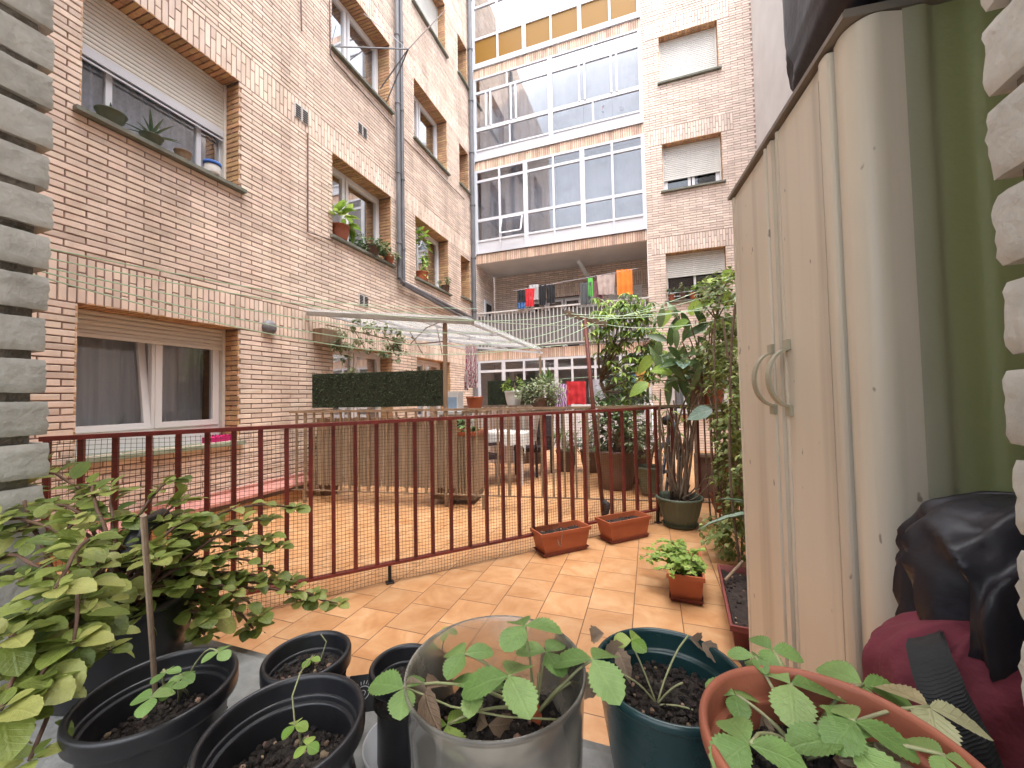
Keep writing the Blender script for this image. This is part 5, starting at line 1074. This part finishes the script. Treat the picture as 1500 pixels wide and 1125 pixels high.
for x0,x1,y0,y1,nm,lab,mt_ in ((758,771,425,443,'shorts','black shorts at the left end of the balcony line',cloth('black_cloth',(.02,.02,.025))),(758,769,443,452,'blue_shorts','blue and white cloth hanging below the black shorts',cloth('royal_blue_cloth',(.06,.16,.40))),(769,783,423,449,'red_shirt','red shirt third from the left on the balcony line',cloth('bright_red_cloth',(.62,.03,.04))),(775,789,417,439,'white_shirt','light grey shirt overlapping the red shirt on the balcony',cloth('light_grey_cloth',(.52,.52,.54))),(789,800,417,446,'black_shirt','black top right of the light grey shirt on the balcony',cloth('black_cloth',(.02,.02,.025))),(800,813,417,444,'black_trousers','black garment beside the boiler box on the balcony',cloth('black_cloth',(.02,.02,.025))),
    (850,866,414,446,'vest','dark grey tank top in front of the boiler',cloth('slate_cloth',(.10,.11,.12))),(861,868,407,434,'green_cloth','narrow bright green cloth on the balcony line',cloth('lime_cloth',(.14,.60,.10))),(869,884,411,444,'maroon_shirt','dusty maroon shirt behind the beige blouse',cloth('dusty_maroon_cloth',(.22,.10,.12))),(874,901,403,432,'blouse','beige blouse draped on the balcony line',cloth('beige_cloth',(.50,.40,.37))),(903,926,395,432,'orange_towel','bright orange towel on the balcony line',cloth('orange_cloth',(.85,.26,.04)))):
    yy=Yb+(.03 if 'maroon' in nm or nm=='white_shirt' else 0)
    p=ony(x0,y0,yy); q=ony(x1,y0-(x1-x0)*.08,yy); r_=ony(x0,y1,yy); hang(nm,(p,q,p.z-r_.z),lab,mt_,'laundry',group=GB,taper=.85 if 'shirt' in nm or 'trous' in nm or nm=='blouse' else 1,wob=.025)
m=MB(); m.tube([ony(752,426,Yb),ony(830,412,Yb),ony(935,393,Yb)],.005,seg=4); tag(m.build('clothesline',M['alu']),'balcony washing line strung above the white railing','clothesline')
GG='clothes in the top glazed gallery'
for x0,x1,y0,y1,nm,lab,mt_ in ((697,709,27,44,'tank_shirt','small white top at the left of the top gallery',cloth('white_cloth',(.7,.72,.76))),(709,721,25,40,'pink_grey_shirt','pinkish grey top beside the white one in the top gallery',cloth('rose_grey_cloth',(.42,.32,.33))),(722,753,20,44,'white_sheet','large white sheet drying in the top gallery',cloth('white_cloth',(.7,.72,.76))),(767,780,7,27,'pink_cloth','hot pink cloth hanging in the top gallery',cloth('hot_pink_cloth',(.78,.05,.28)))):
    Y=K+.25; p=ony(x0,y0,Y); q=ony(x1,y0-(x1-x0)*.25,Y); r_=ony(x0,y1,Y); hang(nm,(p,q,p.z-r_.z),lab,mt_,'laundry',group=GG)
m=MB(); p=ony(905,161,K+.35)
for i in range(14): m.blob(p+V((ru(-.35,.35),ru(-.1,.1),ru(-.10,.10))),ru(.07,.12),seg=7,m=random.choice((0,0,1,2)))
tag(m.build('clothes_pile',[cloth('light_grey_cloth',(.52,.52,.54)),cloth('bright_red_cloth',(.62,.03,.04)),cloth('denim_blue_cloth',(.12,.22,.36))]),'heap of grey, red and blue clothes behind the middle gallery glass','laundry')
# plants on the far terrace
PG='pots on the far terrace'
potplant(0,0,0,.28,.50,'brownpot','deep',900,(.42,.36,.42),.085,'dense dark bush with glossy leaves in the largest brown pot','largest round brown pot behind the fence corner',pos=(-.45,5.30,0),up=.30,shell=.15)
potplant(0,0,0,.17,.34,'brownpot','mid',260,(.20,.18,.22),.14,'grassy green plant in the left brown pot of the far row','left brown pot in the row before the glazed ground floor',pos=(-1.30,6.3,0),ratio=.15,up=.15)
potplant(0,0,0,.19,.34,'brownpot','aloe',260,(.22,.2,.22),.14,'grey-green spiky plant in the middle pot of the far row','middle brown pot in the row before the glazed ground floor',pos=(-.90,6.35,0),ratio=.15,up=.15)
potplant(0,0,0,.16,.30,'terra','mid',200,(.18,.2,.22),.12,'small leafy plant in the clay pot of the far row','clay pot at the right of the far row',pos=(-.50,6.4,0),ratio=.3,up=.15)
potplant(0,0,0,.14,.22,'white','bright',180,(.17,.14,.12),.06,'light green leafy plant in the white pot on the striped screen rail','white ribbed pot beside the variegated bush',pos=(-1.98,5.72,1.08),up=.08)
potplant(0,0,0,.15,.16,'brownpot','var',900,(.40,.22,.22),.055,'pale variegated bush above the railing in front of the far hedge','brown trough under the pale variegated bush',pos=(-1.50,5.55,1.02),up=.08,shell=.1)
potplant(0,0,0,.12,.18,'brownpot','mid',220,(.16,.15,.22),.18,'spiky strap-leaved plant left of the red towel','brown pot under the spiky plant by the red towel',pos=(-1.62,6.6,1.0),ratio=.12,up=.18,el=(0,1.3))
m=MB(); m.box(-1.9,-.3,5.4,5.75,.97,1.0).box(-1.8,-1.4,6.45,6.75,.96,.995)
for x in (-1.88,-.34): m.box(x,x+.04,5.5,5.54,0,.97)
for x in (-1.78,-1.44): m.box(x,x+.03,6.58,6.61,0,.96)
tag(m.build('plant_stand',M['bark']),'dark plank plant stand on the far terrace behind the tan railing','plant stand')
# tree with palmate leaves behind fence
tr0=V((-.22,5.75,0)); o=root('plant_pot',tr0,'wide brown tub holding the slender tree behind the fence','plant pot'); bigpot(o,tr0,.24,.42,'brownpot'); soil(o,tr0,.2,.36,n=20)
tre=root('slender_tree',tr0+V((0,0,.36)),'slender tree with clusters of narrow leaflets rising in front of the balcony','tree')
ps=MB(); pl=MB(); j1=at(880,560,5.7); ps.tube(curve(tr0+V((0,0,.36)),j1,0,8,.03),[.035]*4+[.028]*5,seg=8); j1=V(j1)
cl_=[(905,460,5.2),(930,455,5.3),(880,475,5.3),(900,500,5.4),(925,490,5.2),(945,475,5.1),(935,530,5.2),(910,540,5.2),(890,450,5.4),(955,500,5.1),(945,515,5.2),(925,575,5.3),(890,520,5.5),(940,460,5.3),(915,445,5.3),(875,490,5.2),(960,545,5.2)]
for x,y,t_ in cl_:
    e=at(x,y,t_); pts=curve(j1 if y<530 else j1.lerp(tr0,.1),e,.05,8,.08); ps.tube(pts,[.016-.0014*k for k in range(9)],seg=6)
    for q in range(13):
        c_=e+V((ru(-.16,.16),ru(-.15,.15),ru(-.14,.16))); nl=random.choice((5,6,7)); a0=ru(0,6); ps.tube([pts[-2],c_],.003,seg=4)
        for k in range(nl): a=a0+k*2*PI/nl; d=V((math.cos(a),math.sin(a),ru(-.5,.0))); leaf(pl,c_,d,(0,-.2,1),ru(.08,.14),ru(.028,.042),k=4,droop=.45,m=0 if rnd()<.7 else 1)
pl.build('leaves',[L_['bright'],L_['mid']],tre); ps.build('trunk',M['bark'],tre,smooth=True)
# darker shrub filling under the tree
potplant(0,0,0,.2,.4,'brownpot','deep',700,(.5,.34,.26),.075,'broad dark shrub under the slender tree, above the railing','brown pot under the broad dark shrub',pos=(-.35,6.05,.25),up=.55,shell=.1)
potplant(0,0,0,.16,.3,'greenpot','var',420,(.30,.2,.30),.07,'loose grey-green shrub just behind the pole','green pot of the loose shrub behind the pole',pos=(-.02,5.0,.05),up=.35,shell=.1)
# vine under the canopy
pl=MB(); ps=MB()
for i in range(26):
    x=ru(456,600); y=470+ (x-456)*.12+ru(-6,40); e=ony(x,y,4.3); 
    cloud(pl,e,(.12,.15,.08),26,.06,ratio=.7,el=(-1,.2))
for i in range(8):
    cloud(pl,ony(ru(485,520),ru(500,545),4.35),(.07,.1,.09),14,.07,ratio=.7,el=(-1,.2),)
ps.tube([ony(455,470,4.3),ony(540,490,4.2),ony(600,505,4.2),ony(650,500,4.1)],.008,seg=5); ps.tube([ony(600,505,4.2),ony(625,480,4.1),ony(648,470,4.0)],.006,seg=5); ps.tube([ony(640,480,4.0),ony(648,520,3.95)],.005,seg=5)
for k in range(4): ps.tube([ony(480+40*k,485,4.3),ony(500+40*k,520,4.3)],.006,seg=4)
vn=root('climbing_vine',ony(455,470,4.3),'straggly vine creeping beneath the front beam of the canopy','plant'); pl.build('leaves',L_['var'],vn); ps.build('stems',M['bark'],vn)
potplant(0,0,0,.14,.26,'brownpot','deep',120,(.14,.14,.28),.14,'green plant between the brick wall and the reed screen','brown pot in the corner by the brick wall',pos=(-3.95,4.05,0),up=.3,ratio=.5)
# bicycle behind fence
def bicycle():
    c=V((.20,5.15,0)); a=R(78); u=V((math.cos(a),math.sin(a),0)); lean=V((.04,0,0)); o=root('bicycle',c,'dark blue bicycle with white bottle parked behind the fence corner','bicycle')
    Q=lambda x,z: c+u*x+V((0,0,z))+lean*z
    v=V((-u.y,u.x,0))
    for x in (-.5,.5):
        m=MB(); m.tube([Q(x+.32*math.cos(t),.34+.32*math.sin(t)) for t in [2*PI*i/32 for i in range(33)]],.02,seg=6); wh=m.build('wheel',M['dark'],o,smooth=True)
        m=MB()
        for i in range(12): t=2*PI*i/12; m.tube([Q(x,.34),Q(x+.31*math.cos(t),.34+.31*math.sin(t))],.0015,seg=3)
        m.build('spokes',M['alu'],wh)
    m=MB()
    for p,q in (((-.5,.34),(-.12,.30)),((-.12,.30),(-.2,.85)),((-.12,.30),(.36,.80)),((-.18,.75),(.34,.85)),((.34,.92),(.5,.34)),((-.5,.34),(-.18,.72))): m.tube([Q(*p),Q(*q)],.018,seg=8)
    m.build('frame',M['bluem'],o,smooth=True); m=MB(); m.tube([Q(-.3,.90),Q(-.18,.91),Q(-.06,.90)],[.06,.045,.02],seg=8); m.build('saddle',M['dark'],o,smooth=True)
    m=MB(); h=Q(.32,1.0); m.tube([h-v*.28,h-v*.1+V((0,0,.03)),h+v*.1+V((0,0,.03)),h+v*.28],.014,seg=8); m.tube([Q(.34,.92),h+V((0,0,.03))],.014,seg=8); m.build('handlebar',M['dark'],o,smooth=True)
    m=MB(); m.lathe(Q(.05,.50)-u*.0-v*.0,[(0,0),(.035,0),(.036,.14),(.02,.17),(.018,.20),(0,.20)],seg=16); m.build('bottle',M['white'],o,smooth=True)
bicycle()
# ================================================================ SILL POTS, LEFT BUILDING
def sillpot(x,y,r,h,pm,plabel,zsill,off=.0,leafy=None,leaflab=None,n=30,rad=(.1,.1,.1),ls=.1,ratio=.3,k=4,up=.05,sx=1,bowl=False,lm='aloe',el=(.2,1.3)):
    q=onx(x,y,-D); p=V((-D-off,q.y,zsill+.001)); o=root('plant_pot',p,plabel,'plant pot','pots on the left building sills')
    bigpot(o,p,r,h,pm,taper=.6 if bowl else .72,seg=28); soil(o,p,r*.85,p.z+h*.8,n=8)
    if leafy:
        pl=MB(); c_=p+V((0,0,h*.85)); pn=root(leafy,c_,leaflab,'plant')
        if leafy in('aloe','succulent'):
            for i in range(n): a=i*2.4; e=ru(*el); leaf(pl,c_,V((math.cos(a)*math.cos(e),math.sin(a)*math.cos(e),math.sin(e))),(0,0,1),ls*ru(.7,1.1),ls*ratio,k=5,droop=.15,fold=.3,peak=.2)
        else: cloud(pl,c_+V((0,0,up)),rad,n,ls,ratio=ratio,k=k,el=el)
        pl.build('leaves',L_[lm],pn)
s1=.79+S
sillpot(163,165,.10,.10,'greenpot','wide dark green bowl at the left end of the upper left sill',s1,leafy='succulent',leaflab='small rosette succulent in the wide dark green bowl',n=14,ls=.09,bowl=True)
sillpot(222,200,.085,.08,'greenpot','shallow dark green bowl with spiky aloe on the upper left sill',s1,leafy='aloe',leaflab='spiky aloe in the shallow bowl on the upper left sill',n=13,ls=.23,ratio=.13,bowl=True)
sillpot(268,222,.07,.085,'wood','small cream round pot on the upper left sill',s1)
q=onx(306,240,-D-.05); p=V((-D-.08,q.y,s1+.001)); p.x+=.08; m=MB(); m.lathe(p,[(0,0),(.065,0),(.07,.02),(.072,.09),(.07,.10),(0,.10)],seg=28); m.lathe(p,[(.0725,.095),(.078,.096),(.078,.13),(.06,.135),(0,.135)],seg=28,m=1)
tag(m.build('jar',[M['white'],cloth('cobalt_blue',(.04,.12,.40))],smooth=True),'white patterned jar with blue lid at the right end of the upper left sill','jar')
sillpot(500,345,.14,.21,'terra','clay pot with broad-leaved plant on the middle sill',s1,leafy='broad_leaf_plant',leaflab='bright broad-leaved plant in the clay pot on the middle sill',n=46,rad=(.20,.22,.15),ls=.20,ratio=.42,up=.12,lm='bright',el=(-.4,.7),off=.03)
sillpot(545,380,.12,.16,'brownpot','dark pot hidden by the round bush on the middle sill',s1,leafy='round_bush',leaflab='rounded dark variegated bush on the middle sill',n=420,rad=(.22,.32,.18),ls=.055,ratio=.6,up=.06,lm='deep',el=(-.6,.6),off=-.0)
sillpot(568,372,.09,.14,'orange','small orange pot beside the rounded bush on the middle sill',s1,leafy='round_bush',leaflab='smaller variegated bush over the orange pot on the middle sill',n=220,rad=(.16,.22,.14),ls=.05,ratio=.6,up=.06,lm='var',el=(-.6,.6),off=-.02)
sillpot(621,400,.13,.19,'orange','orange pot with a tall climber on the far sill',s1,leafy='tall_climber',leaflab='tall thin climber reaching up the far sill window',n=110,rad=(.12,.16,.48),ls=.12,ratio=.5,up=.42,lm='bright',el=(-.8,.4),off=.05)
sillpot(652,415,.10,.14,'brownpot','little dark pot at the right end of the far sill',s1,leafy='small_bush',leaflab='small variegated bush at the right end of the far sill',n=120,rad=(.12,.22,.14),ls=.07,ratio=.5,up=.08,lm='var',el=(-.5,.5),off=.0)
q=onx(322,637,-D-.1); m=MB(); c_=V((-D-.10,q.y,.791)); m.box(c_.x-.07,c_.x+.07,c_.y-.13,c_.y+.10,c_.z,c_.z+.06)
for i in range(60): m.blob((c_.x+ru(-.065,.07),c_.y+ru(-.125,.095),c_.z+ru(.05,.07)),.012)
tag(m.build('pink_basket',cloth('magenta_plastic',(.60,.02,.16))),'magenta woven basket on the ground-floor window sill','basket')
# rear window plants
for i,(x,pm,lm,lab,pla,n,rad,ls,ra,up) in enumerate(((.50,'terra','aloe','round-headed cactus cluster at the left of the rear sill','clay pot of the cactus cluster on the rear sill',60,(.08,.08,.14),.07,.6,.10),(.72,'brownpot','var','pale fuzzy succulent on the rear sill','dark pot of the fuzzy succulent on the rear sill',80,(.09,.09,.14),.06,.6,.10),(.92,'orange','mid','small reddish pot plant in the middle of the rear sill','orange pot in the middle of the rear sill',60,(.1,.08,.08),.08,.4,.05),(1.18,'orange','bright','spreading feathery green plant on the rear sill','orange trough of the feathery plant on the rear sill',260,(.30,.12,.14),.10,.4,.14),(1.45,'brownpot','deep','dark plant at the right end of the rear sill','dark pot at the right end of the rear sill',80,(.1,.08,.16),.1,.3,.1))):
    potplant(0,0,0,.075,.13,pm,lm,n,rad,ls,lab,pla,pos=(x,K+.04-.06,3.201),ratio=ra,up=up,stem=3)
m=MB(); m.tube([(.42,K-.07,3.28),(1.56,K-.07,3.28)],.006,seg=5); m.tube([(.42,K-.07,3.36),(1.56,K-.07,3.36)],.006,seg=5)
for x in (.42,.99,1.56): m.tube([(x,K-.07,3.21),(x,K-.07,3.36)],.006,seg=5)
tag(m.build('sill_guard',M['alu']),'thin white metal guard rail in front of the rear sill pots','guard rail')
# ================================================================ LIGHT
w=bpy.data.worlds.new('World'); sc.world=w; w.use_nodes=True; nt=w.node_tree
sky=nt.nodes.new('ShaderNodeTexSky'); sky.sky_type='NISHITA'; sky.sun_disc=False; sky.air_density=1.3; sky.dust_density=4; sky.ozone_density=.6
az=R(150); el=R(74)
sky.sun_elevation=el; sky.sun_rotation=az
hs=nt.nodes.new('ShaderNodeHueSaturation'); hs.inputs['Saturation'].default_value=.45; nt.links.new(sky.outputs[0],hs.inputs['Color']); nt.links.new(hs.outputs[0],nt.nodes['Background'].inputs[0]); nt.nodes['Background'].inputs[1].default_value=.15
sd=bpy.data.lights.new('sun','SUN'); sd.energy=1.3; sd.angle=R(60); sd.color=(1,.98,.95); so=bpy.data.objects.new('sun',sd); col.objects.link(so)
dirv=V((math.sin(az)*math.cos(el),math.cos(az)*math.cos(el),math.sin(el))); so.rotation_euler=dirv.to_track_quat('Z','Y').to_euler()
vs_=sc.view_settings; vs_.view_transform='Standard'; vs_.look='None'; vs_.gamma=1; vs_.use_curve_mapping=False; vs_.exposure=2.16
sc.render.resolution_x=1024; sc.render.resolution_y=768
sc.cycles.max_bounces=8; sc.cycles.transparent_max_bounces=16; sc.cycles.diffuse_bounces=5
